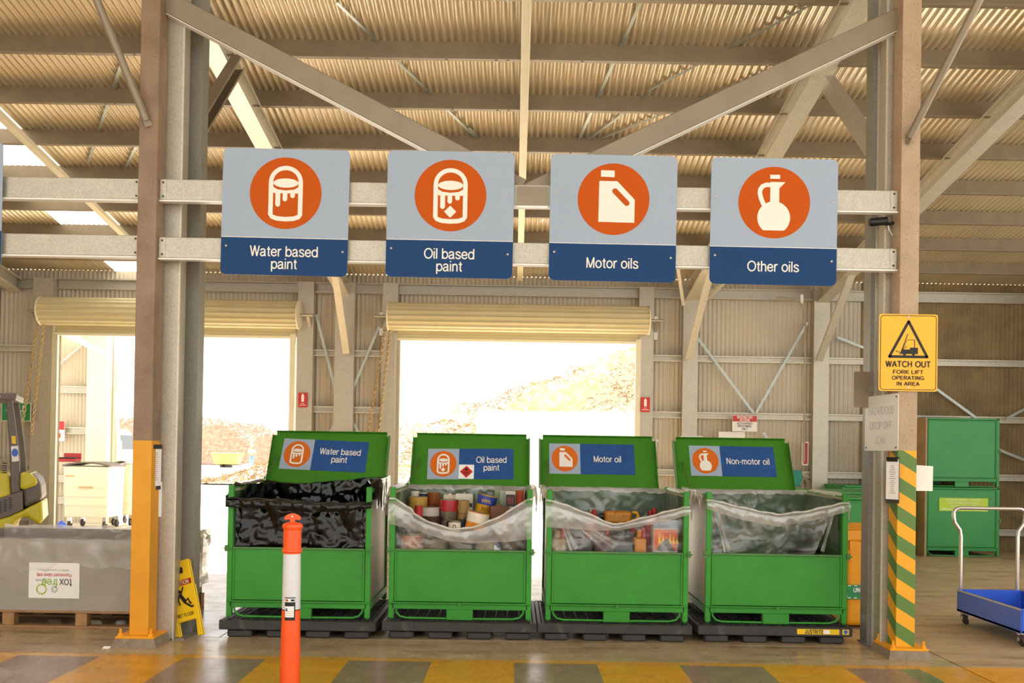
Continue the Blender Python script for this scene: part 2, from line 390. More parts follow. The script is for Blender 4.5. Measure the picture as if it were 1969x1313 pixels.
def text(name, s, size, mat, parent, x, z, y=0., bold=0., sx=1., align='CENTER', rot=0., sp=1.0, lead=1.0):
    if all(ch in GL for ch in s):
        cap = size * .70; wgt = .125 if bold < .0015 else .2
        pl, wid = strokes(s, cap, wgt, .02 + (.06 if wgt > .15 else 0)); c, q = math.cos(rot), math.sin(rot); ox = -wid / 2 if align == 'CENTER' else 0; b = MB()
        for k_, p in enumerate(pl): b.face([(x + c * (a + ox) * sx - q * (h - cap * .5), z + q * (a + ox) * sx + c * (h - cap * .5)) for a, h in p], y - .0006 - k_ * 4e-6)
        return b.build(name, mat, parent)
    cu = bpy.data.curves.new('txt', 'FONT'); cu.body = s; cu.size = size; cu.align_x = align; cu.align_y = 'CENTER'
    cu.extrude = .0006; cu.offset = bold; cu.resolution_u = 3; cu.space_character = sp; cu.space_line = lead
    ob = bpy.data.objects.new('txt', cu); COL.objects.link(ob)
    me0 = ob.to_mesh()
    vs = [v.co.copy() for v in me0.vertices]; fs = [tuple(p.vertices) for p in me0.polygons]
    ob.to_mesh_clear(); bpy.data.objects.remove(ob); bpy.data.curves.remove(cu)
    c, q = math.cos(rot), math.sin(rot); b = MB()
    b.add([(x + c * v.x * sx - q * v.y, y - v.z, z + q * v.x * sx + c * v.y) for v in vs], fs)
    return b.build(name, mat, parent)
def rrect(w, h, r, cx=0., cz=0., n=5):
    out = []
    for sx, sz, a0 in ((1, 1, 0), (-1, 1, 90), (-1, -1, 180), (1, -1, 270)):
        for i in range(n + 1):
            a = R(a0 + 90 * i / n); out.append((cx + sx * (w / 2 - r) + r * math.cos(a), cz + sz * (h / 2 - r) + r * math.sin(a)))
    return out
def circ(r, cx=0., cz=0., n=40, a0=0., a1=360.):
    full = abs(a1 - a0) >= 360
    k = n if full else n + 1
    return [(cx + r * math.cos(R(a0 + (a1 - a0) * i / n)), cz + r * math.sin(R(a0 + (a1 - a0) * i / n))) for i in range(k)]
def ribbon(pts, w):                                 # open stroke -> quads list (polygons)
    out = []; L = []; n = len(pts)
    for i, (x, z) in enumerate(pts):
        a = pts[max(0, i - 1)]; b = pts[min(n - 1, i + 1)]; dx, dz = b[0] - a[0], b[1] - a[1]; l = math.hypot(dx, dz) or 1
        L.append(((x - dz / l * w / 2, z + dx / l * w / 2), (x + dz / l * w / 2, z - dx / l * w / 2)))
    for i in range(n - 1): out.append([L[i][0], L[i + 1][0], L[i + 1][1], L[i][1]])
    return out
def flat(name, polys, y, th, mat, parent, T2=None):
    b = MB()
    for p in polys:
        if T2: p = [T2(*q) for q in p]
        b.face(p, y - th - len(b.f) * 4e-6)
    return b.build(name, mat, parent)
def cprof(w, h, t=.004, lip=.018):                  # C profile, open to +a
    return [(-w / 2, -h / 2), (w / 2, -h / 2), (w / 2, -h / 2 + lip), (w / 2 - t, -h / 2 + lip), (w / 2 - t, -h / 2 + t), (-w / 2 + t, -h / 2 + t),
            (-w / 2 + t, h / 2 - t), (w / 2 - t, h / 2 - t), (w / 2 - t, h / 2 - lip), (w / 2, h / 2 - lip), (w / 2, h / 2), (-w / 2, h / 2)]
def flip(p): return [(-a, b) for a, b in p][::-1]
def turn(p): return [(-b, a) for a, b in p]
def corr(axis0, a0, a1, fn, pitch=.076, amp=.0135, seg=6, rows=1):
    """corrugated sheet: fn(a, off, t) -> point"""
    n = int(round((a1 - a0) / pitch * seg)); b = MB()
    vs = []; fs = []
    for i in range(n + 1):
        a = a0 + (a1 - a0) * i / n; off = amp * math.sin(2 * math.pi * a / pitch)
        for j in range(rows + 1): vs.append(fn(a, off, j / rows))
    k = rows + 1
    for i in range(n):
        for j in range(rows): fs.append((i * k + j, (i + 1) * k + j, (i + 1) * k + j + 1, i * k + j + 1))
    return b.add(vs, fs)
def chain(p0, p1, link, r, sag=0.):
    p0, p1 = Vector(p0), Vector(p1); d = p1 - p0; n = max(2, int(d.length / (link * .72))); b = MB()
    for i in range(n):
        t = (i + .5) / n; c = p0 + d * t + Vector((0, 0, -sag * 4 * t * (1 - t)))
        dd = d.normalized(); q = dd.cross(Vector((0, 1, 0))); q.normalize(); w = dd.cross(q)
        if i % 2: q = w
        pts = [c + dd * (link / 2 * math.cos(a)) + q * (link * .32 * math.sin(a)) for a in [2 * math.pi * j / 8 for j in range(8)]]
        b.tube(pts, r, 4, closed=True)
    return b
# ================================================================ the setting
SL = .16; YB = 17.0
def zsheet(Y): return 4.58 + SL * (YB - Y)
def zpur(Y): return 4.38 + SL * (YB - Y)            # underside of purlins
def zraf(Y): return 4.15 + SL * (YB - Y)            # underside of rafters
XL, XR, YF = -9.15, 9.4, -1.5  # right edge drawn in so more sky light enters
# floor: base and slabs with an open joint between them
fl = tag(MB().box(XL, XR, YF, 17.12, -.2, -.025).build('floor', 'concrete'), kind='structure')
for x0, x1, y0, y1 in ((XL, 3.36, YF, 8.105), (3.375, XR, YF, 8.105), (XL, -2.4, 8.12, 17.12), (-2.39, 3.36, 8.12, 17.12), (3.375, XR, 8.12, 17.12)):
    MB().box(x0, x1, y0, y1, -.024, 0).build('slab', 'floormatt' if x0 > 3 else 'floor', fl)
# ceiling: corrugated sheets, purlins, rafters
ce = tag(corr('x', -6.05, XR, lambda a, o, t: (a, YF + t * (17.3 - YF), zsheet(YF + t * (17.3 - YF)) + o), rows=2).build('ceiling', 'roof', smooth=True, ang=80), kind='structure')
corr('x', XL, -6.95, lambda a, o, t: (a, YF + t * (17.3 - YF), zsheet(YF + t * (17.3 - YF)) + o), rows=2).build('roof_sheet', 'roof', ce, smooth=True, ang=80)
corr('x', -6.95, -6.05, lambda a, o, t: (a, YF + t * (17.3 - YF), zsheet(YF + t * (17.3 - YF)) + o), rows=2).build('skylight_sheet', 'skylight', ce, smooth=True, ang=80)
zp = [(-.035, .1), (-.035, .085), (-.031, .085), (-.031, .096), (-.002, .096), (-.002, -.1), (.062, -.1), (.062, -.082), (.058, -.082), (.058, -.096), (.002, -.096), (.002, .1)]
pur = None
for k in range(-10, 8):
    Y = 8.97 + k * 1.0 + (0 if k < 7 else .02)
    if Y < 6.5 and k % 2: continue
    if pur is None:
        b = MB().sweep(zp, (XL, 0, 0), (XR, 0, 0))
        pur = b.build('purlin', 'purlin', ce); pur.location = (0, Y, zpur(Y) + .1)
    else:
        c = pur.copy(); COL.objects.link(c); c.location = (0, Y, zpur(Y) + .1)
# bolt heads under the purlins, seen as pale dots
bolt = None
for k in range(0, 4):
    Y = 8.97 + k
    for x in (-3.9, -2.6, -2.45, -1.55, -.75, -.25, -.13, .62, 1.62, 1.72, 2.5, 3.6, 4.4, -4.6, -4.5):
        if bolt is None:
            bolt = MB().lathe([(.013, 0), (.013, -.006), (.007, -.012)], 8).build('purlin_bolt', 'screw', ce); c = bolt
        else: c = bolt.copy(); COL.objects.link(c)
        c.location = (x, Y - .03, zpur(Y))
# bridging strut down the middle and its flanges
b = MB(); y0, y1 = 6.0, 16.6
b.sweep([(-.045, -.03), (-.03, -.03), (-.03, -.012), (.03, -.012), (.03, -.03), (.045, -.03), (.045, 0), (-.045, 0)], (0.045, y0, zpur(y0)), (0.045, y1, zpur(y1)))
b.build('bridging_strut', 'cream', ce)
rp = [(-.06, 0), (.06, 0), (.06, .015), (.006, .015), (.006, .215), (.06, .215), (.06, .23), (-.06, .23), (-.06, .215), (-.006, .215), (-.006, .015), (-.06, .015)]
for x in (-2.97, 2.97, 5.22, -8.6):
    a = 7.95 if x in (-2.97, 2.97) else 4.0
    cp = cprof(.10, .23, .006, .03)
    b = MB(); b.sweep([(p, q + .115) for p, q in cp], (x + .05, a, zraf(a)), (x + .05, 16.9, zraf(16.9)))
    b.sweep([(-p, q + .115) for p, q in cp][::-1], (x - .05, a, zraf(a)), (x - .05, 16.9, zraf(16.9)))
    b.build('rafter', 'girt', ce)
# slim beam along the edge of the rooflight
b = MB().bar((-5.9, 6, zpur(6) - .03), (-5.9, 16.8, zpur(16.8) - .03), .09, .06); b.build('rooflight_beam', 'cream', ce)
# flat strap bracing above the purlins
for (xa, ya, xb, yb) in ((-1.75, 9.3, -.55, 11.9), (1.15, 9.0, .35, 14.5), (-4.6, 12, -5.7, 13.8), (-4.1, 10.2, -5.6, 12.8), (2.9, 9.0, 1.4, 10.8), (2.6, 10.4, 1.0, 11.9), (-.6, 11.7, -.1, 13.0),
                         (1.4, 10.9, .7, 12.2), (6.2, 11.2, 7.6, 14.2)):
    b = MB().bar((xa, ya, zsheet(ya) - .035), (xb, yb, zsheet(yb) - .035), .035, .004); b.build('roof_strap', 'strap', ce)
# knee braces against the back wall columns
for x, dx in ((-2.86, -.02), (2.9, .12), (5.1, .14)):
    b = MB().sweep(turn(cprof(.06, .11, .005, .02)), (x, 16.62, 3.18), (x + dx, 15.45, zraf(15.45) + .03), up=(0, 1, .5)); b.build('knee_brace', 'girt', ce)
for x0, x1, z0 in ((3.0, 3.6, 4.25), (2.75, 2.4, 4.28)):
    MB().bar((x0, 16.3, z0 - .25), (x1, 15.0, z0 + .38), .05, .05).build('fly_brace', 'girt', ce)

# back wall: corrugated sheets round the two door openings
D1, D2, ZH = (-7.87, -3.80), (-2.03, 2.09), 3.48
def wsheet(x0, x1, z0, z1, mat, name, parent=None):
    return corr('x', x0, x1, lambda a, o, t: (a, YB + .06 + o, z0 + t * (z1 - z0))).build(name, mat, parent, smooth=True, ang=80)
wb = tag(wsheet(D2[1], 5.95, 0, 4.572, 'wallsheet', 'wall_back'), kind='structure')
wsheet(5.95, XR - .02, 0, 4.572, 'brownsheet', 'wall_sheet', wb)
wsheet(D1[1], D2[0], 0, 4.572, 'wallsheet', 'wall_sheet', wb)
wsheet(XL, D1[0], 0, 4.572, 'wallsheet', 'wall_sheet', wb)
wsheet(D1[0], D1[1], ZH, 4.572, 'wallsheet', 'wall_sheet', wb)
wsheet(D2[0], D2[1], ZH, 4.572, 'wallsheet', 'wall_sheet', wb)
def wcol(x, w, top=4.4, mat='galv'):
    b = MB(); b.sweep([(p, q) for p, q in turn(cprof(.2, w, .006, .025))], (x, 16.92, 0), (x, 16.92, top), up=(0, 1, 0)); return b.build('wall_column', mat, wb)
for x, w in ((-8.08, .34), (-3.60, .27), (-2.93, .33), (-2.16, .26), (2.21, .25), (2.97, .26), (5.2, .26), (-9.02, .2), (9.0, .26)): wcol(x, w)
for x, dz in ((-8.08, 0), (-3.60, 0), (-2.16, 0), (2.21, 0)):                 # bolt heads on the column tops
    for d in (-.09, .09): MB().lathe([(.016, 0), (.016, .012)], 8, (x + d, 16.815, 4.28), Matrix.Rotation(R(90), 3, 'X')).build('column_bolt', 'screw', wb)
def girt(x0, x1, z):
    b = MB().sweep(cprof(.07, .11, .004, .02), (x0, 16.97, z), (x1, 16.97, z)); b.build('girt', 'girt', wb)
for z in (3.2, 2.23, 1.24, .3):
    for x0, x1 in ((-9.0, -8.25), (-3.47, -3.10), (-2.77, -2.29), (2.34, 2.84), (3.1, 5.07), (5.33, 8.87), (9.13, XR - .03)): girt(x0, x1, z)
for x0, x1 in ((XL, -8.25), (-7.9, -3.75), (-3.47, -3.1), (-2.77, -2.29), (-2.03, 2.09), (2.34, 2.84), (3.1, 5.07), (5.33, XR)):
    b = MB().sweep(cprof(.07, .18, .004, .02), (x0, 16.96, 4.32), (x1, 16.96, 4.32)); b.build('eave_beam', 'galv', wb)
for xa, za, xb, zb in ((3.05, 3.62, 4.08, 2.28), (4.98, 3.85, 4.12, 2.28), (5.5, 3.6, 6.5, 3.22), (3.75, 2.05, 3.45, 1.4), (4.25, 1.95, 4.7, 1.3),
                       (-3.44, 3.85, -3.08, 2.55), (-2.32, 3.75, -2.80, 2.55), (-3.35, 1.5, -3.05, 2.05), (-2.4, 1.4, -2.8, 2.05),
                       (7.05, 2.85, 7.9, 2.25), (8.4, 2.25, 8.85, 2.5), (8.2, 1.75, 8.85, 1.5), (5.0, 1.6, 5.0, 1.62)):
    MB().bar((xa, 16.9, za), (xb, 16.9, zb), .045, .004, up=(0, 1, 0)).build('wall_strap', 'strap', wb)
# side walls, out of the picture, the right cut short to admit sky light
def sidew(X, nm):
    o = corr('y', YF if X < 0 else 14.0, 17.0, lambda a, o, t: (X + o, a, t * (zsheet(a) - .03))).build(nm, 'wallsheet', smooth=True, ang=80); tag(o, kind='structure')
sidew(XL, 'wall_left'); sidew(XR, 'wall_right')

# roller doors
def roller(n, x0, x1):
    d = thing('door_%d' % n, None, None, ((x0 + x1) / 2, 16.62, 0)); d['kind'] = 'structure'
    w = (x1 - x0) / 2; RT = Matrix.Rotation(R(90), 3, 'Y'); zc, r = 3.80, .225
    # ribbed drum
    n_ = 144; b = MB(); vs = []; L = w + .13
    for xx in (-L, L):
        for j in range(n_):
            a = 2 * math.pi * j / n_; rr = r + .013 * math.tanh(3 * math.sin(a * 16))
            vs.append((xx, rr * math.cos(a), zc + rr * math.sin(a)))
    b.add(vs, [(j, (j + 1) % n_, n_ + (j + 1) % n_, n_ + j) for j in range(n_)])
    b.build('drum_curtain', 'rollcream', d)
    for s in (-1, 1):
        MB().lathe([(.20, -.01), (r + .02, -.01), (r + .02, .012), (.20, .012)], 36, (s * L, 0, zc), RT).build('drum_rim', 'cream', d, smooth=True)
        MB().lathe([(.198, -.004), (.198, .004)], 30, (s * (L - .01), 0, zc), RT).build('drum_plate', 'rubber', d)
        b = MB().tube([(s * (L - .02), 0, zc), (s * (L + .24), 0, zc)], .022, 10); b.build('axle', 'screw', d, smooth=True)
        b = MB().bar((s * (L + .15), .0, zc - .02), (s * (L + .15), .28, zc - .22), .05, .02); b.box(s * (L + .15) - .03, s * (L + .15) + .03, .2, .27, zc - .3, zc + .1); b.build('axle_bracket', 'screw', d)
        MB().sweep(cprof(.06, .09, .004, .0041), (s * (w - .01), .22, 0), (s * (w - .01), .22, 3.5), up=(s, 0, 0)).build('guide_rail', 'cream', d)
    # last slats still hanging below the drum
    for k in range(4):
        z1 = 3.70 - k * .062
        MB().prism([(0, 0), (.012, .015), (.012, .047), (0, .06), (-.004, .06), (.006, .045), (.006, .017), (-.004, 0)], -w, w).xf(Matrix.Translation((0, .21, z1 - .06)) @ Matrix.Rotation(R(90), 4, 'Z')).build('slat', 'rollcream', d)
    MB().box(-w, w, .185, .235, 3.42, 3.465).build('bottom_bar', 'cream', d, bev=.004)
    # hand chain, both strands
    p = Vector((-L + .0, -.02, zc - .2)); 
    chain(p + Vector((-.05, 0, 0)), p + Vector((-.24 - .04 * n, -.05, -1.9)), .07, .008).build('hand_chain', 'chain', d)
    chain(p + Vector((.04, .02, 0)), p + Vector((-.06 - .04 * n, -.05, -1.9)), .07, .008).build('hand_chain', 'chain', d)
    return d
roller(1, *D1); roller(2, *D2)

# yard outside
gr = tag(MB().grid(8, 8, lambda a, b: (-150 + 300 * a, 17.12 + 230 * b, -.06)).build('yard_ground', 'ground'), kind='structure')
tag(MB().grid(4, 4, lambda a, b: (-40 + 80 * a, -40 + 38.5 * b, -.03)).build('forecourt_ground', 'ground'), kind='structure')
def mound(name, label, x0, x1, y0, y1, hfun, mat, nu=150, nv=60, amp=.5, freq=.45):
    def fn(a, b):
        x = x0 + (x1 - x0) * a; y = y0 + (y1 - y0) * b
        h = hfun(x, b)
        n = noise.fractal(Vector((x * freq, y * freq, 3.1)), .9, 2.1, 6) * amp * min(1, h / 1.2)
        return (x, y + n * .8, max(-.1, h + n))
    o = MB().grid(nu, nv, fn).build(name, mat); return tag(o, label, 'mound')
def sm(t): t = max(0, min(1, t)); return t * t * (3 - 2 * t)
mound('mulch_mound', 'long brown mulch heap in the yard behind the yellow skip', -60, -10, 88, 108,
      lambda x, b: sm(b * 4.5) * (4.6 + .5 * math.sin(x * .35) - .07 * (x + 46) + .35 * math.sin(x * 1.3)) * sm((x + 60) / 8) * sm((-10 - x) / 6), 'dirt', 420, 90, .38, 1.9)
def hr(x, b):
    p = (x + 11.5) / 17.0
    return sm(b * 2.3) * max(.9, 4.5 + .39 * x) * sm((x + 15) / 4) * sm((26 - x) / 8)
mound('scrub_mound', 'tall dry scrub heap rising right beyond the white container', -15, 26, 42, 60, hr, 'scrub', 180, 80, .55, .6)
# loose twigs and tufts over the heap, beyond counting
b = MB(); rnd = random.Random(3)
for i in range(9000):
    x = rnd.uniform(-14, 9); bb = rnd.random() * .5; y = 42 + 18 * bb
    n = noise.fractal(Vector((x * .6, y * .6, 3.1)), .9, 2.1, 6) * .55
    h = hr(x, bb); z = max(-.1, h + n * min(1, h / 1.2)); y += n * .8 * min(1, h / 1.2)
    L = rnd.uniform(.1, .4); d = Vector((rnd.gauss(0, 1), rnd.gauss(-.4, .5), rnd.gauss(.3, .6))).normalized() * L
    w = Vector((rnd.uniform(-.05, .05), -.02, rnd.uniform(.01, .05)))
    p = Vector((x, y - .05, z)); m_ = 1 if noise.noise(Vector((x * .35, y * .35, 9))) > .12 else 0
    b.add([p, p + w, p + d + w * .4, p + d], [(0, 1, 2, 3)], m_)
o = b.build('dry_twigs', ['twig', 'leafg']); tag(o, 'loose dry twigs and green tufts lying over the scrub heap', 'twigs', kind='stuff')
# white container wall in front of the scrub
t = thing('storage_container', 'white storage container standing in front of the scrub heap', 'container', (4.6, 34, -.06))
b = MB(); x0 = at(919, 820, 34).x - 4.6
corr('x', x0, 6.0, lambda a, o, s: (a, o * 3, .1 + s * 2.85), .28, .012, 6).build('wall_panel', 'white', t)
MB().box(x0 - .05, 6.05, .1, 2.4, .0, .1).build('base_rail', 'white', t); MB().box(x0 - .06, x0 + .06, -.06, .06, 0, 3.0).build('corner_post', 'white', t)
MB().box(x0 - .05, 6.05, -.05, 2.4, 2.93, 3.02).build('roof', 'white', t); MB().box(x0, 6, 2.3, 2.4, .1, 2.95).build('rear_panel', 'white', t)
# drum with pale lid beside the door
p = onfloor(773, 960)
t = thing('lidded_drum', 'pale drum with white lid out in the yard beside second bin', 'drum', (at(773, 930, 24).x, 24, -.06))
MB().lathe([(.27, 0), (.28, .03), (.28, .8), (.27, .82)], 24).build('body', 'cream', t, smooth=True); MB().lathe([(.3, .82), (.3, .9), (.28, .93)], 24).build('lid', 'white', t, smooth=True)

# annexe outside the left door
aw = tag(corr('x', -11.5, -8.28, lambda a, o, s: (a, 20.6 + o, -.06 + s * 3.9)).build('wall_annexe', 'wallsheet', smooth=True, ang=80), kind='structure')
for z in (2.7, 1.85, .85, .4): MB().sweep(cprof(.07, .14, .004, .02), (-11.5, 20.5, z), (-8.75, 20.5, z)).build('girt', 'girt', aw)
MB().box(-12, -8.3, 17.2, 20.75, 4.05, 4.15).build('added_canopy', 'roof', aw)  # roof added out of view to shade the annexe wall
MB().box(-8.85, -8.42, 20.35, 20.6, -.06, 4.2).build('post', 'cream', aw, bev=.01); MB().bar((-9.9, 20.5, 2.85), (-8.8, 20.45, 3.8), .05, .01, up=(0, 1, 0)).build('wall_strap', 'strap', aw)
MB().bar((-9.6, 20.4, 4.0), (-8.5, 20.4, 3.45), .12, .12).build('knee_brace', 'white', aw)
def curt(a, b_): return (-8.32 + .28 * a * (1 - .75 * sm(b_ * 1.6)) + .16 * b_ ** 2, 20.4 + .04 * math.sin(a * 9), 4.0 - 3.0 * b_)
o = MB().grid(16, 20, curt).build('pvc_strip_curtain', 'white', smooth=True); s_ = o.modifiers.new('thick', 'SOLIDIFY'); s_.thickness = .012
tag(o, 'white plastic curtain gathered beside the annexe post outside the left door', 'curtain')
# ================================================================ portal frame
CY = 7.76
def brown_column(u0, v, side, mat, label):
    x0 = at(u0, v, CY).x; xc = x0 + .075
    t = thing('steel_column', label, 'column', (xc, CY, 0))
    MB().box(-.075, .075, 0, .18, .075, 6.6).build('upright', mat, t, bev=.006, seg=2)
    MB().box(-.15, .15, -.085, .27, .06, .078).build('base_plate', 'spill', t, bev=.003)
    b = MB(); vs = []
    for zz, g in ((0, .035), (.02, .02), (.06, .0)):
        pass
    b.add([(-.17, -.115, 0), (.18, -.11, 0), (.18, .29, 0), (-.17, .29, 0), (-.15, -.085, .06), (.15, -.085, .06), (.15, .27, .06), (-.15, .27, .06)],
          [(0, 1, 5, 4), (1, 2, 6, 5), (2, 3, 7, 6), (3, 0, 4, 7), (4, 5, 6, 7), (3, 2, 1, 0)]); b.build('grout_pad', 'concrete', t)
    for dx, dy in ((-.118, -.06), (.118, -.06), (-.118, .245), (.118, .245)):
        b = MB().lathe([(.011, .078), (.011, .135)], 8, (dx, dy, 0)); b.lathe([(.021, .078), (.021, .098)], 6, (dx, dy, 0)); b.build('anchor_bolt', 'spill', t)
    # welded top joint of the brace
    return t, xc
LC, XLC = brown_column(248.3, 1200, -1, 'colyellow', 'rusty brown steel column with solid yellow painted foot')
RC, XRC = brown_column(1722.6, 1200, 1, 'colstripe', 'tan steel column with green and yellow striped foot')
def galv_col(xa0, xa1, xb0, xb1, YA, YBk, label):
    t = thing('portal_column', label, 'column', ((xa0 + xb1) / 2, YA, 0)); ox = (xa0 + xb1) / 2
    top = 5.6
    b = MB(); w = xa1 - xa0; b.sweep(turn(cprof(.16, w, .005, .02)), ((xa0 + xa1) / 2 - ox, .08, 0), ((xa0 + xa1) / 2 - ox, .08, top), up=(0, 1, 0)); b.build('front_channel', 'galv', t)
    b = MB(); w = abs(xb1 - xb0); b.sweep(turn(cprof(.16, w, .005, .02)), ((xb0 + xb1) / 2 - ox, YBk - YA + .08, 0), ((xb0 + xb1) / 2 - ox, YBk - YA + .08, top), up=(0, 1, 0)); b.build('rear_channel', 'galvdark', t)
    s = 1 if xb1 > xa0 else -1
    MB().box(*sorted((xa1 - ox - s * .004, xa1 - ox + s * .008)), -.004, .012, 0, top).build('channel_lip', 'girt', t)
    MB().box(min(xa0, xb1) - ox - .02, max(xa0, xb1) - ox + .02, .0, YBk - YA + .17, 0, .012).build('base_plate', 'galvdark', t)
    return t
YA, YG = 7.97, 8.24
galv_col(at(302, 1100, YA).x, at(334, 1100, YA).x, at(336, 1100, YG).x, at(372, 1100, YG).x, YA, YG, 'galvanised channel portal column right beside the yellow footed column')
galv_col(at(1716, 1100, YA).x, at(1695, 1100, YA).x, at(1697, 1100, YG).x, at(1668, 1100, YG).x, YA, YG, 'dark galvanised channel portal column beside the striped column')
# horizontal sign rails
RY = 7.85
def rail(x0, x1, z, label, ends, dx=0):
    t = thing('sign_rail', label, 'rail', ((x0 + x1) / 2, RY, z), group='galvanised sign rails'); h = (x1 - x0) / 2
    MB().sweep(cprof(.06, .165, .004, .02), (-h, 0, 0), (h, 0, 0)).build('channel', 'galv', t) if False else \
        MB().box(-h, h, -.03, .03, -.0825, .0825).build('channel', 'galv', t, bev=.004)
    MB().box(-h, h, -.045, .03, -.098, -.0855).build('lower_flange', 'white', t)  # white strip paints the rail's underside as brightly lit
    for s in ends:
        MB().box(*sorted((s * h, s * (h - .055))), -.034, -.0302, -.08, .08).build('end_plate', 'galv', t, bev=.001)
        for zz in (-.055, .055): MB().lathe([(.008, 0), (.008, .005)], 8, (s * (h - .028), -.034, zz), Matrix.Rotation(R(90), 3, 'X')).build('rivet', 'rubber', t)
    return t
ZU = (at(340, 363, RY).z + at(1680, 391, RY).z) / 2; ZD = (at(340, 475, RY).z + at(1680, 501, RY).z) / 2
rail(XLC + .078, XRC - .078, ZU, 'upper galvanised rail carrying the four recycling signs', (-1, 1))
rail(XLC + .078, XRC - .078, ZD, 'lower galvanised rail carrying the four recycling signs', (-1, 1))
rail(-6.5, XLC - .078, ZU, 'upper galvanised rail left of the rusty column', (1,))
rail(-6.5, XLC - .078, ZD + .01, 'lower galvanised rail left of the rusty column', (1,))
# V braces and the gusset they meet at
def brace(u0, v0, u1, v1, label):
    p0, p1 = at(u0, v0, 7.93), at(u1, v1, 7.93)
    t = thing('diagonal_brace', label, 'brace', p0); d = p1 - p0
    MB().bar((0, 0, 0), d, .1, .165, up=(0, 0, 1)).build('hollow_section', 'braceg', t, bev=.006)
    n = Vector((d.z, 0, -d.x)).normalized(); n = n if n.z < 0 else -n
    b = MB().bar(n * .086, d + n * .086, .1, .005); b.build('lower_edge', 'white', t)
    return t
brace(318, 5, 1003, 366, 'long grey diagonal brace falling right from the rusty column')
brace(1738, 33, 1012, 376, 'long grey diagonal brace falling left from the tan column')
p = at(1024, 377, 7.80); t = thing('gusset_block', 'brown gusset plate where both diagonal braces meet between middle signs', 'gusset', p)
MB().box(-.12, .12, -.01, .02, -.075, .075).build('plate', 'braceg', t); MB().box(-.12, .12, -.02, .02, -.098, -.08).build('lower_flange', 'white', t)
# slender tube stays at the columns
def stay(u0, v0, Y0, u1, v1, Y1, label):
    p0, p1 = at(u0, v0, Y0), at(u1, v1, Y1); t = thing('tube_stay', label, 'brace', p0); d = p1 - p0
    MB().tube([(0, 0, 0), d * .985], .031, 10).build('tube', 'braceg', t, smooth=True)
    b = MB().bar(d * .96, d * 1.03, .012, .06); b.build('flattened_end', 'braceg', t)
stay(178, -20, 7.5, 283, 236, 7.74, 'thin brown tube stay rising left from the rusty column')
stay(1893, -20, 7.2, 1747, 268, 7.74, 'thin brown tube stay rising right from the tan column')
# knee braces from portal columns to rafters
def knee(p0, p1, label, m):
    p0, p1 = Vector(p0), Vector(p1); t = thing('portal_knee_brace', label, 'brace', p0)
    MB().sweep(cprof(.10, .15, .006, .025), (0, 0, 0), p1 - p0, up=(0, -1, 1)).build('channel', m, t)
knee(at(372, 262, 8.4), at(458, 120, 9.75), 'brown channel knee brace beside the first sign', 'braceg')
knee(at(1690, 300, 8.4), at(1592, 160, 9.7), 'grey channel knee brace above the fourth sign', 'galv')
# black security camera on the tan column
p = at(1722, 428, 7.9); t = thing('security_camera', 'small black bullet camera on the inner face of tan column', 'camera', p)
MB().tube([(-.21, 0, .0), (-.19, 0, 0), (-.07, 0, .012)], [.028, .034, .034], 14).build('housing', 'black', t, smooth=True)
MB().box(-.012, .0, -.03, .03, -.05, .04).build('wall_plate', 'black', t); MB().tube([(0, 0, 0), (-.06, 0, -.015), (-.1, 0, -.01)], .013, 8).build('bracket', 'black', t)
MB().tube([(-.06, .0, -.02), (-.05, .0, -.06), (-.02, .02, -.09), (0, .03, -.12)], .005, 6).build('cable', 'white', t)

# ================================================================ pictograms (unit radius disc)
def bucket(diamond):
    k = 1 / 223.
    P = lambda x, y: ((x - 473) * k, (347 - y) * k)
    polys = []
    arch = [P(473 - 92 * math.cos(R(a)), 278 - 88 * math.sin(R(a))) for a in range(0, 181, 10)]
    polys += ribbon(arch, 27 * k)
    polys += ribbon([P(381, 274), P(381, 482), P(390, 494), P(420, 505), P(473, 509), P(526, 505), P(556, 494), P(565, 482), P(565, 274)], 28 * k)
    polys.append([P(473 + 78 * math.cos(R(a)), 284 - 29 * math.sin(R(a))) for a in range(0, 360, 15)])
    polys += ribbon([P(384, 312), P(420, 332), P(473, 338), P(526, 332), P(562, 312)], 16 * k)
    polys += [[P(392, 325), P(473, 338), P(554, 325), P(549, 348), P(398, 348)]]
    for x0, x1, y in ((410, 440, 432), (455, 484, 398), (502, 531, 377)):
        r = (x1 - x0) / 2; c = (x0 + x1) / 2
        polys.append([P(x0, 344)] + [P(c - r * math.cos(R(a)), y - r + r * math.sin(R(a))) for a in range(0, 181, 30)] + [P(x1, 344)])
    if diamond: polys.append([P(473, 410), P(511, 448), P(473, 486), P(435, 448)])
    return polys, []
def jug():
    k = 1 / 217.; P = lambda x, y: ((x - 532) * k, (381 - y) * k)
    polys = [[P(447, 272), P(553, 272), P(660, 382), P(660, 522), P(442, 520), P(444, 275)], [P(453, 207), P(536, 208), P(536, 248), P(453, 246)]]
    a, b = P(540, 332), P(612, 404); d = math.atan2(b[1] - a[1], b[0] - a[0]); r = 17 * k
    slot = [(a[0] + r * math.cos(d + R(90 + q)), a[1] + r * math.sin(d + R(90 + q))) for q in range(0, 181, 30)] + [(b[0] + r * math.cos(d + R(-90 + q)), b[1] + r * math.sin(d + R(-90 + q))) for q in range(0, 181, 30)]
    return polys, [slot]
def flask():
    k = 1 / 214.; P = lambda x, y: ((x - 1495) * k, (406 - y) * k)
    polys = [[P(1468, 240), P(1527, 240), P(1527, 264), P(1468, 264)], [P(1470, 283), P(1560, 283), P(1524, 320), P(1524, 412), P(1470, 412)]]
    polys.append([P(1493 + 98 * math.cos(R(a)), min(573, 497 - 98 * math.sin(R(a)))) for a in range(0, 360, 8)])
    polys += ribbon([P(1472, 302), P(1446, 301), P(1424, 310), P(1410, 330), P(1408, 352), P(1416, 384), P(1434, 424)], 27 * k)
    return polys, []
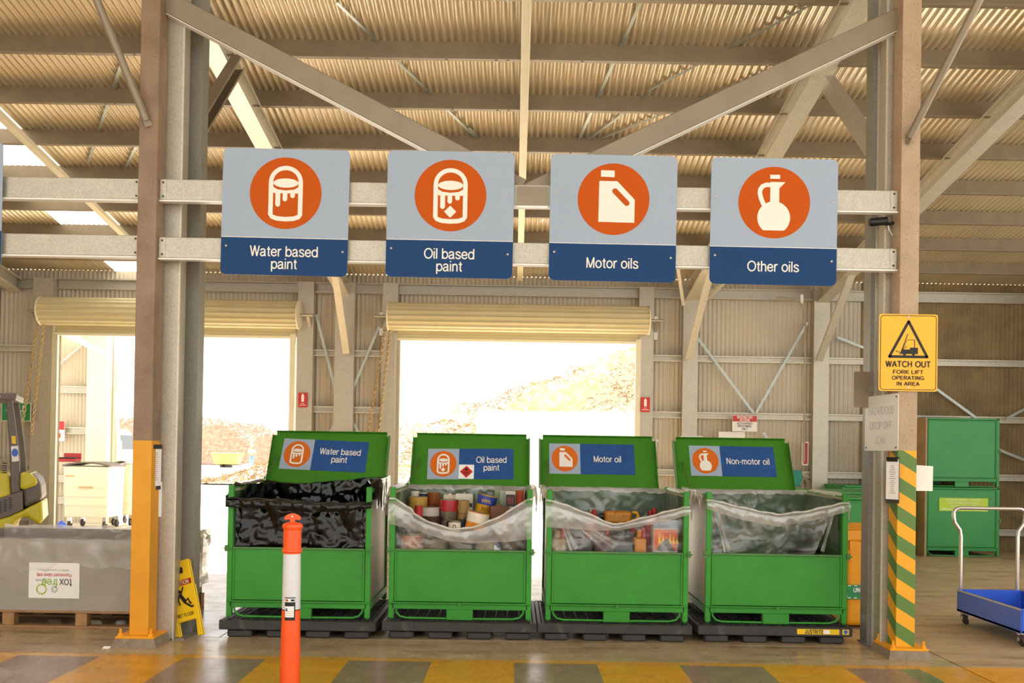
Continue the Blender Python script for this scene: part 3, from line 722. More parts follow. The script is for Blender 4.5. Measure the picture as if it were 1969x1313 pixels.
ICON = {'water': lambda: bucket(False), 'oil': lambda: bucket(True), 'motor': jug, 'other': flask}

# ================================================================ hanging signs
SY = 7.775
def big_sign(u, v, kind, words, label, tilt=0.):
    p = at(u, v, SY); t = thing('hanging_sign', label, 'sign', p, rot=(0, tilt, 0))
    t['group'] = 'square recycling signs on the rails'
    MB().prism(rrect(1.0, 1.0, .045), 0, .006).build('panel', 'signblue', t)
    rr = rrect(1.0, 1.0, .045); low = [q for q in rr if q[1] < -.3]
    low = sorted(low, key=lambda q: math.atan2(q[1] + .3, q[0]))
    MB().prism([(-.5, -.206)] + low + [(.5, -.206)], -.0015, 0).build('band', 'navy', t)
    MB().prism([(-.5, -.206), (.5, -.206), (.5, -.201), (-.5, -.201)], -.0018, 0).build('band_line', 'icon', t)
    MB().prism(circ(.283, 0, .15, 64), -.0015, 0).build('disc', 'orange', t)
    pl, ho = ICON[kind](); T2 = lambda x, z: (x * .283, .15 + z * .283)
    flat('pictogram', pl, -.002, .001, 'icon', t, T2)
    if ho: flat('pictogram_slot', ho, -.003, .001, 'orange', t, T2)
    for i, ln in enumerate(words):
        z = -.355 if len(words) == 1 else (-.31 - .098 * i)
        text('lettering', ln, .118, 'icon', t, 0, z, -.0022, bold=.0012, sx=.97)
    for x, z in ((-.46, .195), (.46, .165), (-.46, -.275), (.46, -.305)):
        MB().lathe([(.009, 0), (.009, .004), (.004, .006)], 8, (x, 0, z), Matrix.Rotation(R(90), 3, 'X')).build('screw', 'screw', t)
big_sign(548.5, 408, 'water', ['Water based', 'paint'], 'square blue hanging sign reading Water based paint', R(.45))
big_sign(865.5, 412.5, 'oil', ['Oil based', 'paint'], 'square blue hanging sign reading Oil based paint', R(.25))
big_sign(1179, 419.5, 'motor', ['Motor oils'], 'square blue hanging sign reading Motor oils', R(.3))
big_sign(1488, 426, 'other', ['Other oils'], 'square blue hanging sign reading Other oils', R(.3))
p = at(-118, 392, SY); t = thing('hanging_sign', 'blue hanging sign cut off at the left picture edge', 'sign', p, group='square recycling signs on the rails')
MB().prism(rrect(1.0, 1.0, .045), 0, .006).build('panel', 'signblue', t)
rr = [q for q in rrect(1.0, 1.0, .045) if q[1] < -.3]; rr = sorted(rr, key=lambda q: math.atan2(q[1] + .3, q[0]))
MB().prism([(-.5, -.206)] + rr + [(.5, -.206)], -.0015, 0).build('band', 'navy', t)

# ================================================================ signs and boards on the columns
p = at(1746.5, 678, 7.74); t = thing('warning_sign', 'yellow forklift warning sign on the striped column', 'sign', p)
MB().prism(rrect(.46, .605, .018), 0, .004).build('panel', 'warnyellow', t)
b = MB()
for q in ribbon(rrect(.435, .58, .02) + rrect(.435, .58, .02)[:1], .005): b.prism(q, -.001, 0)
b.build('border_line', 'blackprint', t)
A = [(0, .245), (.148, -.032), (-.148, -.032)]
b = MB()
for i in range(3):
    for q in ribbon([A[i], A[(i + 1) % 3]], .021): b.prism(q, -.0015, 0)
    b.prism(circ(.0105, *A[i], 12), -.0015, 0)
b.build('triangle', 'blackprint', t)
polys = [[(-.055, -.0), (-.05, .025), (.012, .025), (.012, .04), (.075, .04), (.075, -.01), (-.055, -.012)], circ(.012, -.03, -.012, 12), circ(.012, .04, -.012, 12)]
polys += ribbon([(-.065, -.016), (-.006, .145)], .006) + ribbon([(-.052, -.0), (-.03, .06), (-.01, .1), (.048, .1)], .004) + ribbon([(.048, .102), (.048, .04)], .006) + ribbon([(-.1, .015), (-.06, -.002)], .005) + ribbon([(-.045, .025), (-.01, .05)], .004)
flat('forklift_pictogram', polys, -.001, .001, 'blackprint', t)
for s, sz, z, k in (('WATCH OUT', .066, -.09, 1.05), ('FORK LIFT', .042, -.152, 1.3), ('OPERATING', .042, -.198, 1.22), ('IN AREA', .042, -.244, 1.28)):
    text('lettering', s, sz, 'blackprint', t, 0, z, -.001, bold=.0022, sx=k)
for z in (.28, -.27): MB().lathe([(.008, 0), (.008, .004)], 8, (0, 0, z), Matrix.Rotation(R(90), 3, 'X')).build('screw', 'screw', t)
# white drop-off sign, turned to the bins
pr, pl_ = at(1727, 810, 7.70), at(1663, 816, 8.28)
d = pl_ - pr; ang = math.atan2(d.y, d.x)
ctr = (pr + pl_) / 2; wd_ = Vector((d.x, d.y)).length
t = thing('drop_off_sign', 'faded white hazardous drop off sign hung beside striped column', 'sign', (ctr.x, ctr.y, ctr.z), rz=ang + math.pi)
MB().prism(rrect(wd_, .45, .02), 0, .004).build('panel', 'white', t)
pale = pm('faded_grey_print', 'c9c6c2', .5, 0, .02)
text('lettering', 'HAZARDOUS', .085, pale, t, .0, .1, -.001, sx=1.05, bold=.001); text('lettering', 'DROP OFF', .085, pale, t, .0, -.02, -.001, sx=1.1, bold=.001)
text('lettering', 'ZONE', .085, pm('very_faded_print', 'dcd9d4', .5, 0, .01), t, 0, -.14, -.001, sx=1.1)
for x, z in ((wd_ / 2 - .03, .2), (wd_ / 2 - .03, -.2), (-wd_ / 2 + .03, .2), (-wd_ / 2 + .03, -.2)): MB().lathe([(.008, 0), (.008, .004)], 8, (x, 0, z), Matrix.Rotation(R(90), 3, 'X')).build('screw', 'rubber', t)
# brown plate seen from behind
p = at(1659, 749, 8.22); t = thing('metal_plate', 'plain brown metal plate fixed to the dark portal column', 'plate', p)
MB().prism(rrect(.15, .30, .012), 0, .004).build('plate', 'braceg', t); MB().box(.03, .1, -.012, 0, -.02, .02).build('clip', 'galvdark', t)
# clipboards
def clipboard(u, v, Y, w, h, rz, label, lines=True):
    t = thing('clipboard', label, 'clipboard', at(u, v, Y), rz=rz)
    MB().box(-w / 2, w / 2, 0, .004, -h / 2, h / 2).build('board', 'rubber', t); MB().box(-w / 2 + .004, w / 2 - .004, -.003, 0, -h / 2 + .03, h / 2 - .015).build('paper', 'paper', t)
    MB().box(-w / 2 + .01, w / 2 - .01, -.012, 0, h / 2 - .035, h / 2).build('clip', 'black', t, bev=.003)
    b = MB()
    for k in range(14):
        z = h / 2 - .07 - k * (h - .13) / 14; ww = w * .5 * (.5 + .5 * random.random()); b.box(-ww / 2, ww / 2, -.0036, -.003, z, z + .004)
    b.build('print_lines', 'braceg', t)
    return t
clipboard(299, 898, 7.855, .17, .36, R(80), 'clipboard with white list on inner face of yellow column')
clipboard(1716, 923, 7.735, .115, .36, R(-52), 'clipboard with white list hanging on striped column corner')
b = MB().box(-.03, .03, -.002, .0, -.14, .14); o = thing('hanging_paper', 'loose white paper sheet taped below the yellow column clipboard', 'paper', at(307, 960, 7.95), rz=R(70)); b.build('sheet', 'paper', o)
t = thing('hanging_paper', 'white paper board sticking out on right of striped column', 'paper', at(1784, 920, 7.945)); MB().prism([(-.16, -.1), (.04, -.1), (.042, .1), (-.16, .11)], 0, .012).build('sheet', 'paper', t)
p = at(1769, 895, 8.05); t = thing('plywood_board', 'tall brown plywood board behind the striped column', 'board', (XRC + .11, 7.93, p.z)); MB().box(-.034, .03, 0, .018, -.36, .36).build('board', 'ply', t)
# ================================================================ stillage bins
def stillage_parts(t, lid=None, closed=False, side='sidepale', g='green'):
    W, D, H = .595, 1.12, 1.10
    for sx in (-1, 1):
        for y0 in (0, D - .045):
            b = MB().box(sx * W - (.045 if sx > 0 else 0), sx * W + (.045 if sx < 0 else 0), y0, y0 + .045, .012, H)
            xc = sx * (W - .0225); b.lathe([(.014, 0), (.014, .02)], 8, (xc, y0 + .022, 0)); b.build('post', g, t, bev=.004)
        MB().box(sx * W - sx * .030 - .012, sx * W - sx * .030 + .012, .045, D - .045, .1, H - .03).build('side_panel', side, t)
        if not closed: MB().box(*sorted((sx * W - sx * .043, sx * W - sx * .047)), .046, D - .046, .14, H - .05).build('side_shade_sheet', 'greenin', t)  # added dark sheet, stands for the shade inside the side panel
        MB().box(sx * (W - .02) - .016, sx * (W - .02) + .016, .045, D - .045, H - .05, H - .02).build('side_rail', g, t)
        MB().box(sx * (W - .02) - .02, sx * (W - .02) + .02, .045, D - .045, .08, .135).build('base_beam', g, t)
        xa = sx * (W - .06)
        MB().tube([(xa, .02, .1), (xa - sx * .005, .02, .06), (xa - sx * .035, .02, .025), (xa - sx * .09, .02, .012), (sx * .1, .02, .010)], .0095, 8).build('skid_rod', g, t, smooth=True)
        b = MB().box(sx * (W + .004) - .014, sx * (W + .004) + .014, -.012, .03, .55, .60); b.lathe([(.007, 0), (.007, .05)], 8, (sx * W - .02, -.014, .575), Matrix.Rotation(R(90), 3, 'Y')); b.build('gate_latch', 'greendirty', t)
    MB().box(-W + .045, W - .045, D - .04, D - .016, .1, H - .02).build('back_panel', g if closed else 'greenin', t)  # open bins: inner shade is put into the panel colour
    MB().box(-W + .04, W - .04, .02, D - .02, .115, .14).build('floor_plate', 'greendirty', t)
    MB().box(-W + .03, W - .03, .0, .05, .088, .138).build('base_beam', g, t, bev=.004); MB().box(-W + .03, W - .03, D - .05, D, .088, .138).build('base_beam', g, t, bev=.004)
    MB().box(-W + .005, W - .005, -.022, .0, .136, .148).build('gate_ledge', g, t, bev=.003)
    MB().box(-.11, .11, .0, .06, .0, .088).build('fork_foot', g, t, bev=.004); MB().box(-.11, .11, D - .06, D, .0, .088).build('fork_foot', g, t, bev=.004)
    z1 = .585 if not closed else 1.06
    b = MB().box(-W + .058, W - .058, .010, .022, .152, z1 - .012); gp = b.build('front_gate', g, t)
    for s in (-1, 1): MB().box(s * (W - .055) - .007, s * (W - .055) + .007, -.003, .018, .15, z1).build('gate_rim', g, gp, bev=.002)
    MB().box(-W + .05, W - .05, -.004, .02, z1 - .013, z1 + .004).build('gate_rim', 'greendirty' if not closed else g, gp, bev=.002)
    if not closed:
        MB().lathe([(.012, 0), (.012, .03)], 8, (0, -.02, .142), Matrix.Rotation(R(90), 3, 'X')).build('gate_pin', 'greendirty', gp)
    else:
        MB().box(-W, W, 0, D, H - .03, H - .005).build('closed_lid', g, t, bev=.004)
def add_lid(t, cx, signkind, words, sc_, srot, W_=.57, L=.57, tilt=30, chain_x=-1, hz=None):
    b = MB(); n = .035
    b.prism([(-W_, 0), (W_, 0), (W_, L - n), (W_ - n, L - n), (W_ - n, L), (-W_ + n, L), (-W_ + n, L - n), (-W_, L - n)], 0, .012)
    lid = b.build('lid', 'greenlid', t); lid.location = (cx, 1.13, 1.075); lid.rotation_euler = (R(-tilt), 0, 0)
    b = MB()
    for s in (-1, 1): b.add([(s * W_, 0, 0), (s * W_, 0, L - n), (s * (W_ - .012), -.05, L - n - .01), (s * (W_ - .012), -.05, .02)], [(0, 1, 2, 3)])
    o = b.build('side_lip', 'greenlid', lid); o.modifiers.new('t', 'SOLIDIFY').thickness = .004
    MB().box(-W_ + n, W_ - n, -.028, .0, L - .006, L).build('top_lip', 'greenlid', lid)
    for s in (-1, 1): MB().tube([(s * .38 - .05, .015, -.01), (s * .38 + .05, .015, -.01)], .014, 8).build('hinge', 'greendirty', lid)
    sx, sz = sc_
    c, q = math.cos(srot), math.sin(srot); T = lambda x, z: (sx + c * x - q * z, sz + q * x + c * z)
    w, h = .825, .335; sq = .30
    MB().prism([T(-w / 2, -h / 2), T(-w / 2 + sq, -h / 2), T(-w / 2 + sq, h / 2), T(-w / 2, h / 2)], -.003, 0).build('label_square', 'signblue', lid)
    MB().prism([T(-w / 2 + sq, -h / 2), T(w / 2, -h / 2), T(w / 2, h / 2), T(-w / 2 + sq, h / 2)], -.003, 0).build('label_band', 'navyworn', lid)
    ic = -w / 2 + sq / 2; rx, rz_ = .127, .142
    MB().prism([T(ic + rx * x, rz_ * z) for x, z in circ(1, n=40)], -.0045, -.003).build('label_disc', 'orangelt', lid)
    pl, ho = ICON[signkind](); f = lambda x, z: T(ic + rx * x, rz_ * z)
    flat('label_pictogram', pl, -.0045, .001, 'icon', lid, f)
    if ho: flat('label_pictogram_slot', ho, -.0058, .001, 'orangelt', lid, f)
    tx = (w / 2 + (-w / 2 + sq)) / 2
    for i, ln in enumerate(words):
        z = 0 if len(words) == 1 else .045 - .085 * i
        tx2 = tx + (.05 if hz else 0)
        X, Z = T(tx2, z); text('label_lettering', ln, .098, 'icon', lid, X, Z, -.004, bold=.001, sx=.86, rot=srot)
    if hz:
        MB().prism(rrect(.145, .155, .002, sx - w / 2 + sq + .075, sz - .088), -.0055, -.003).build('hazard_label', 'paper', lid)
        X, Z = sx - w / 2 + sq + .075, sz - .088
        MB().prism([(X, Z + .066), (X + .062, Z), (X, Z - .066), (X - .062, Z)], -.007, -.0055).build('hazard_diamond', 'red', lid)
        MB().prism([(X - .012, Z + .012), (X + .012, Z + .012), (X + .014, Z + .026), (X + .004, Z + .045), (X - .002, Z + .032), (X - .012, Z + .04), (X - .016, Z + .025)], -.008, -.007).build('hazard_flame', 'blackprint', lid)
        for k in range(3): MB().box(X - .03 + .008 * k, X + .03 - .008 * k, -.008, -.007, Z - .006 - k * .013, Z - .001 - k * .013).build('hazard_print', 'blackprint', lid)
    # stay chain from lid to rim
    p = lid.matrix_basis @ Vector((chain_x * .46, -.01, .27)) if chain_x else None
    if chain_x:
        p = Matrix.Translation(lid.location) @ Matrix.Rotation(R(-tilt), 4, 'X') @ Vector((chain_x * .49, -.01, .30))
        chain(p, (chain_x * .57, .86, 1.06), .034, .0035, .02).build('stay_chain', 'chaing', t)
    return lid
BINS = []
YBIN = (8.20, 8.25, 8.27, 8.30)
# ---- spill pallets first, then a bin on each
def spill_pallet(cx, y0, label, rz=0., lab=False):
    t = thing('spill_pallet', label, 'spill pallet', (cx, y0, 0), rz, 'black spill pallets under the green bins'); w, D = .64, 1.26
    b = MB(); b.box(-w, w, 0, .035, .066, .145); b.box(-w, w, D - .035, D, .066, .145); b.box(-w, -w + .035, .035, D - .035, .066, .145); b.box(w - .035, w, .035, D - .035, .066, .145)
    b.build('rim', 'pallet_black', t, bev=.006)
    MB().box(-w + .03, w - .03, .03, D - .03, .066, .085).build('sump_floor', 'black', t)
    for y in (.03, D / 2 - .1, D - .23):
        for x in (-.58, -.26, .06, .38):
            MB().box(x, x + .2, y, y + .2, 0, .066).build('foot', 'pallet_black', t, bev=.012)
    b = MB()
    for i in range(13): x = -w + .05 + i * (2 * w - .1) / 12; b.box(x - .007, x + .007, .035, D - .035, .118, .1415)
    for i in range(16): y = .05 + i * (D - .1) / 15; b.box(-w + .035, w - .035, y - .006, y + .006, .12, .1405)
    for i in range(-9, 10):
        x = i * .13
        b.bar((max(-w + .04, x - .25), .04 + max(0, (-w + .04) - (x - .25)) * 2.36, .129), (min(w - .04, x + .25), D - .04 - max(0, (x + .25) - (w - .04)) * 2.36, .129), .010, .02) if abs(x) < w + .2 else None
    o = b.build('grating', 'grate', t); o['kind'] = 'stuff'
    if lab:
        MB().box(.18, .53, -.0015, .0, .084, .128).build('product_label', 'yellow', t); text('label_lettering', 'JUSTRITE', .048, 'blackprint', t, .32, .106, -.0016, bold=.003, sx=.8)
        MB().box(.4, .45, -.0022, -.0015, .09, .122).build('label_patch', 'paper', t); MB().box(.555, .61, -.0015, 0, .085, .128).build('round_label', 'yellow', t); MB().prism(circ(.017, .5825, .107, 16), -.0025, -.0015).build('label_disc', 'blue', t)
    return t
spec = [(573.5, 'water', ['Water based', 'paint'], 'first', 'Water based paint', 634, (-.05, .315), R(-2.0), -1, 'green stillage bin with open lid labelled Water based paint'),
        (884.5, 'oil', ['Oil based', 'paint'], '', 'Oil based paint', 905, (-.0, .245), R(.9), -1, 'green stillage bin with open lid labelled Oil based paint'),
        (1186.5, 'motor', ['Motor oil'], '', 'Motor oil', 1151, (-.06, .32), R(0), -1, 'green stillage bin with open lid labelled Motor oil'),
        (1493.3, 'other', ['Non-motor oil'], '', 'Non-motor oil', 1407, (.0, .32), R(-.2), -1, 'green stillage bin with open lid labelled Non-motor oil')]
plabs = ['black spill pallet under the Water based paint bin', 'black spill pallet under the Oil based paint bin', 'black spill pallet under the Motor oil bin', 'black spill pallet with yellow maker label under the Non-motor oil bin']
for i, (u, kind, words, _, _, ulid, sc_, sr, cx_, label) in enumerate(spec):
    Y = YBIN[i]; p = at(u, 1120, Y); up = (571, 883, 1182, 1491)[i]
    spill_pallet(at(up, 1205, Y - .1).x + .0, Y - .1, plabs[i], lab=(i == 3))
    t = thing('stillage_bin', label, 'bin', (p.x, Y, .1455), group='green stillage bins on spill pallets')
    stillage_parts(t)
    dx = at(ulid, 885, 9.5).x - p.x
    dx = max(-.1, min(.06, dx))
    add_lid(t, dx, kind, words, sc_, sr, chain_x=-1, hz=(kind == 'oil'))
    BINS.append((p.x, Y, .1455))
# ================================================================ liners
def wr(x, z, seed, k=9., ridge=True):
    a = noise.noise(Vector((x * k + z * k * .6, z * k * .7 - x * k * .3, seed)))
    b = noise.noise(Vector((x * k * 2.3 - z * k, z * k * 2.1 + x * k, seed + 5)))
    if ridge: return (1 - 2 * abs(a)) * .6 + (1 - 2 * abs(b)) * .3 + noise.noise(Vector((x * 3, z * 3, seed + 9))) * .5
    return a + .4 * b
def liner(i, label, hem, band, mats, amp, zb=.56, rear=lambda x: 1.085, xr=lambda z: .55, xl=lambda z: -.55):
    x, Y, z = BINS[i]; t = thing('bin_liner', label, 'bin liner', (x, Y, z), group='plastic liners in the green bins')
    m, mf, ms = mats
    def front(a, b):
        top = hem(-.55 + 1.1 * a); zz = zb + (top - zb) * b; L, Rr = xl(zz), xr(zz); X = L + (Rr - L) * a
        e = min(1, 6 * a, 6 * (1 - a)); kk = 5. if m == 'blackfilm' else 9.
        return (X, .062 + amp * (.4 + .6 * e) * (wr(X, zz, i * 3.1, kk) - .2), zz)
    MB().grid(80, 40, front).build('front_sheet', m, t, smooth=True, ang=180)
    def fold(a, b):
        X = -.602 + 1.204 * a; top = hem(max(-.55, min(.55, X))) + .004; zz = band(X) + (top - band(X)) * b
        return (X, -.030 - .7 * amp * abs(wr(X, zz * .6, i + 20)) - .01 * math.sin(b * 3.14) + .088 * sm((b - .82) / .18), zz)
    MB().grid(80, 18, fold).build('front_fold', mf if mf == 'blackfilm' else 'filmmid', t, smooth=True, ang=180)
    MB().tube([(X, .03 - .05 * sm((abs(X) - .5) / .1), hem(max(-.55, min(.55, X))) + .002 + .004 * math.sin(X * 31 + i)) for X in [-.6 + 1.2 * k / 60 for k in range(61)]], [.007 + .005 * abs(math.sin(k * .7 + i)) for k in range(61)], 6).build('rolled_hem', mf, t, smooth=True, ang=180)
    def back(a, b):
        X = -.545 + 1.09 * a; top = rear(X); zz = .62 + (top - .62) * b
        return (X, 1.06 - .02 - amp * (.3 + .7 * min(1, 6 * a, 6 * (1 - a))) * abs(wr(X, zz, i + 40)), zz)
    MB().grid(60, 24, back).build('back_sheet', m, t, smooth=True, ang=180)
    def rfold(a, b):
        X = -.56 + 1.12 * a; top = rear(X)
        an = math.pi * b; return (X, 1.085 - .035 * math.cos(an) , top + .02 * math.sin(an) - .05 * (1 - b) * (.4 + .6 * abs(wr(X, 1, i + 60))))
    MB().grid(60, 6, rfold).build('rear_fold', mf, t, smooth=True, ang=180)
    for s in (-1, 1):
        def side(a, b):
            yy = .06 + .97 * a; k_ = sm(a * 4); top = (1 - k_) * hem(s * .55) + k_ * rear(s * .54) - .01 * math.sin(math.pi * a); zz = .62 + (top - .62) * b
            return (s * (.54 - amp * abs(wr(yy, zz, i + 70 + s))), yy, zz)
        MB().grid(40, 20, side).build('side_sheet', m, t, smooth=True, ang=180)
        def drape(a, b):
            yy = .06 + .98 * a; k_ = sm(a * 4); top = (1 - k_) * hem(s * .55) + k_ * rear(s * .54) - .01 * math.sin(math.pi * a)
            low = 1.0 - .14 * abs(wr(yy, .5, i + 90 + s, 3)) - .1 * math.sin(a * 5 + i)
            zz = top + .03 - (top - min(low, top - .05)) * max(0, (b - .3) / .7) if b > .3 else top + .03 * (b / .3)
            xx = .545 + (.075 * sm(b / .35)) + .018 * abs(wr(yy, zz * .5, i + 95, 6))
            return (s * xx, yy, max(zz, .75))
        MB().grid(30, 12, drape).build('side_drape', ms, t, smooth=True, ang=180)
    return t
def lerp_pts(pts):
    def f(x):
        if x <= pts[0][0]: return pts[0][1]
        for (a, p), (b, q) in zip(pts, pts[1:]):
            if x <= b: u = (x - a) / (b - a); u = u * u * (3 - 2 * u) if False else u; return p + (q - p) * u
        return pts[-1][1]
    return f
liner(0, 'black plastic liner in the Water based paint bin', lerp_pts([(-.55, .985), (-.2, .985), (.0, .97), (.3, .955), (.55, .97)]), lerp_pts([(-.6, .92), (-.2, .905), (.1, .885), (.4, .9), (.6, .93)]),
      ('blackfilm', 'blackfilm', 'blackfilm'), .045, rear=lambda x: 1.10 + .02 * math.sin(x * 6) + .05 * sm((x - .2) / .35))
liner(1, 'sagging clear plastic liner around the paint tins', lambda x: .755 + .26 * (abs(x + .03) / .58) ** 1.7 + (.03 if x < -.4 else 0), lerp_pts([(-.6, .80), (-.35, .74), (-.1, .66), (.1, .645), (.4, .665), (.6, .69)]),
      ('film', 'filmfold', 'filmwhite'), .02)
liner(2, 'clear plastic liner with V shaped rim in the Motor oil bin', lerp_pts([(-.55, 1.005), (-.3, .92), (-.05, .815), (.0, .812), (.25, .88), (.55, .965)]), lerp_pts([(-.6, .79), (-.2, .765), (.0, .77), (.3, .83), (.6, .91)]),
      ('film', 'filmfold', 'filmwhite'), .022)
liner(3, 'nearly empty clear plastic liner in the Non-motor oil bin', lerp_pts([(-.55, 1.03), (-.3, .97), (0, .915), (.25, .945), (.55, 1.02)]), lerp_pts([(-.6, .96), (-.3, .87), (0, .82), (.3, .88), (.6, .96)]),
      ('film', 'filmfold', 'filmwhite'), .03, xr=lambda z: .32 + .42 * min(.5, max(0, z - .55)))
# pleats of bunched film across the fronts
LIN = [o for o in COL.objects if o.name.startswith('bin_liner')]
def pleat(i, p0, p1, w0, w1):
    t = sorted(LIN, key=lambda o: o.name)[i]; Yb = BINS[i][1] + .055; a, b_ = at(*p0, Yb), at(*p1, Yb); o = Vector(t.location)
    d = b_ - a; n = Vector((d.z, 0, -d.x)).normalized()
    def f(u, v):
        w = (w0 + (w1 - w0) * v) * (1 + .2 * math.sin(v * 7)); c = a + d * v + n * (w * (u - .5)) - o
        return (c.x, c.y - .010 - .014 * math.sin(math.pi * u) - .006 * math.sin(u * 12 + v * 3), c.z)
    MB().grid(10, 16, f).build('film_pleat', 'filmpleat', t, smooth=True, ang=180)
pleat(2, (1064, 962), (1178, 1057), .05, .15); pleat(2, (1066, 962), (1104, 1057), .03, .08); pleat(2, (1062, 965), (1072, 1057), .02, .03)
pleat(1, (775, 1005), (812, 1056), .02, .03); pleat(1, (840, 1030), (905, 1056), .03, .05); pleat(1, (1000, 980), (940, 1056), .04, .03)
pleat(3, (1372, 965), (1398, 1060), .03, .06); pleat(3, (1604, 975), (1580, 1060), .02, .03)

# ================================================================ tins in the oil paint bin
def mcol(c, rough=.45, metal=0., stain=None): return pm('tin_' + c, c, rough, metal, .15, 12, stain=stain)
def can(label, pos, r, h, body, lidm='sheeny', band=None, bandz=(.15, .85), tilt=(0, 0), handle=True, n=20, rz=0., group='paint tins in the oil paint bin', lab=None, sq=False):
    t = thing('paint_tin', label, 'paint tin', pos, group=group, rot=(tilt[0], tilt[1], rz))
    if sq:
        MB().prism(rrect(2 * r, h, .008, 0, h / 2), -r * .7, r * .7).build('body', body, t)
        MB().lathe([(r * .3, h), (r * .3, h + .012)], 12).build('cap', lidm, t)
    else:
        MB().lathe([(r * .97, 0), (r, .006), (r, h - .008), (r * 1.02, h - .004), (r * 1.02, h), (r * .95, h), (r * .94, h - .01), (r * .8, h - .008)], n).build('body', body, t, smooth=True)
        MB().lathe([(r * .85, h - .009), (r * .85, h + .001), (r * .8, h + .002)], n).build('lid', lidm, t, smooth=True)
    if band:
        z0, z1 = h * bandz[0], h * bandz[1]
        if sq: MB().box(-r * .96, r * .96, -r * .7 - .001, r * .7 + .001, z0, z1).build('label_band', band, t)
        else: MB().lathe([(r * 1.004, z0), (r * 1.008, z0 + .003), (r * 1.008, z1 - .003), (r * 1.004, z1)], n, cap=False).build('label_band', band, t, smooth=True)
    if lab:
        for s, sz, zz, mt in lab: text('lettering', s, sz, mt, t, 0, h * zz, -(r * (.7 if sq else 1) + .003), bold=.001)
    if handle and not sq:
        pts = [(r * 1.05 * math.cos(R(a)), -r * 1.0 * math.sin(R(a)) * .75 - .005, h * .75 - h * .35 * math.sin(R(a))) for a in range(0, 181, 15)]
        MB().tube(pts, .002, 5).build('handle', 'chrome', t)
    return t
def canp(u, v, Y): return at(u, v, Y)
RU = ('4a2c18', .55, 10)
Y2 = YBIN[1]
C = lambda c, **k: mcol(c, **k)
def tin(label, u0, u1, v0, v1, Y, body, **k):
    p = at((u0 + u1) / 2, v1, Y); q = at((u0 + u1) / 2, v0, Y); r = abs(at(u1, v1, Y).x - at(u0, v1, Y).x) / 2
    return can(label, (p.x, p.y, p.z), r, max(.05, q.z - p.z), body, **k)
tin('gold paint tin with scribbled mark at left of the heap', 785, 822, 955, 988, 8.95, C('c9a04a', stain=RU), lidm='sheeny', handle=False)
tin('dark blue lidded tin behind the gold tin', 806, 824, 947, 975, 9.12, C('e4ddd0'), band=C('23304a'), bandz=(.55, .95), handle=False)
tin('cream tin standing behind the gold tin at far left', 789, 806, 944, 975, 9.12, C('ddd4c2'), handle=False)
tin('rust covered brown tin between gold tin and red tin', 822, 846, 947, 978, 9.0, C('86461c', stain=('4a2812', .5, 8)), lidm=C('7a4420'), handle=False)
tin('squat pale grey tin below the rusty brown tin', 803, 845, 975, 993, 8.72, C('b9b2a8'), lidm='sheeny', handle=False)
tin('small tin splashed with red paint beside pale grey tin', 797, 812, 972, 993, 8.62, C('b32622', stain=('f0e0d8', .6, 8)), handle=False)
tin('dark maroon tin under the squat grey tin', 811, 848, 992, 1020, 8.66, C('4a2a26'), handle=False)
tin('large tin with red upper half and bare metal base', 845, 881, 960, 1001, 8.75, 'sheeny', band=C('a81e26', stain=('c08a4a', .6, 9)), bandz=(.45, .97), rz=R(20))
tin('tan tin tied with wire right of the red tin', 880, 902, 962, 999, 8.72, C('a08048', stain=('5e4824', .55, 7)), lidm=C('5a4626'), band=C('7a5c30'), bandz=(.3, .36))
tin('cream cardboard carton behind the red tin', 853, 876, 951, 985, 9.1, C('d8c8aa'), sq=True, lidm=C('d8c8aa'))
tin('white rectangular tin with black splash at rear', 876, 909, 949, 985, 9.05, C('d9d2c2'), sq=True, band=C('2a2622'), bandz=(.3, .52))
tin('blue and yellow tilted paint tin lettered VINYL', 911, 949, 951, 990, 8.85, C('e0a11e', stain=RU), band=C('2c3f94'), bandz=(.52, .98), tilt=(0, R(12)), lab=[('VINYL', .042, .72, C('e8b63a')), ('TEA', .045, .32, 'blackprint')])
tin('white tin with orange drips tilted at the front', 893, 936, 984, 1018, 8.52, C('e08a1c', stain=('e8dcc4', .62, 7)), band=C('e2d6c2'), bandz=(.42, .97), tilt=(0, R(11)))
tin('rusty square brown tin with wire handle', 941, 977, 973, 1012, 8.6, C('6b3d22', stain=('4a2814', .5, 7)), sq=True, lidm=C('7a4a2a'), rz=R(12))
tin('green flowered tin at the rear right', 951, 962, 942, 975, 9.12, C('8aa06a', stain=('c04a3a', .62, 12)), sq=True)
tin('tall grey green tin at the rear right', 961, 972, 943, 975, 9.05, C('a9ae98'), sq=True)
tin('boxed tin with red and black stripes at rear', 972, 991, 944, 976, 8.98, C('d8d0c4'), sq=True, band=C('38302c'), bandz=(.08, .8), lab=[('III', .09, .42, C('c43a30'))])
tin('orange red paint tin in the right rear corner', 992, 1011, 943, 978, 8.95, C('b3481e', stain=('e0b090', .6, 9)), handle=False)
tin('blue lidded tin below the orange red tin', 975, 997, 977, 1002, 8.72, C('3a5a80'), lidm=C('7fa8c8'), handle=False)
tin('bare tin with cream label and black dot at front', 862, 886, 1001, 1030, 8.5, 'sheeny', band=C('e4dcc8'), bandz=(.3, .9), handle=False, lab=[('o', .07, .68, 'blackprint')])
tin('small dark blue tin between front white tin and tan tin', 882, 896, 998, 1030, 8.62, C('2e3c4c'), handle=False)
tin('dark tin behind the front white tin', 930, 943, 1000, 1030, 8.62, C('2c2a2c'), handle=False)
tin('dark bare tin left of cream labelled tin', 848, 862, 1002, 1030, 8.55, C('4c443a'), handle=False)
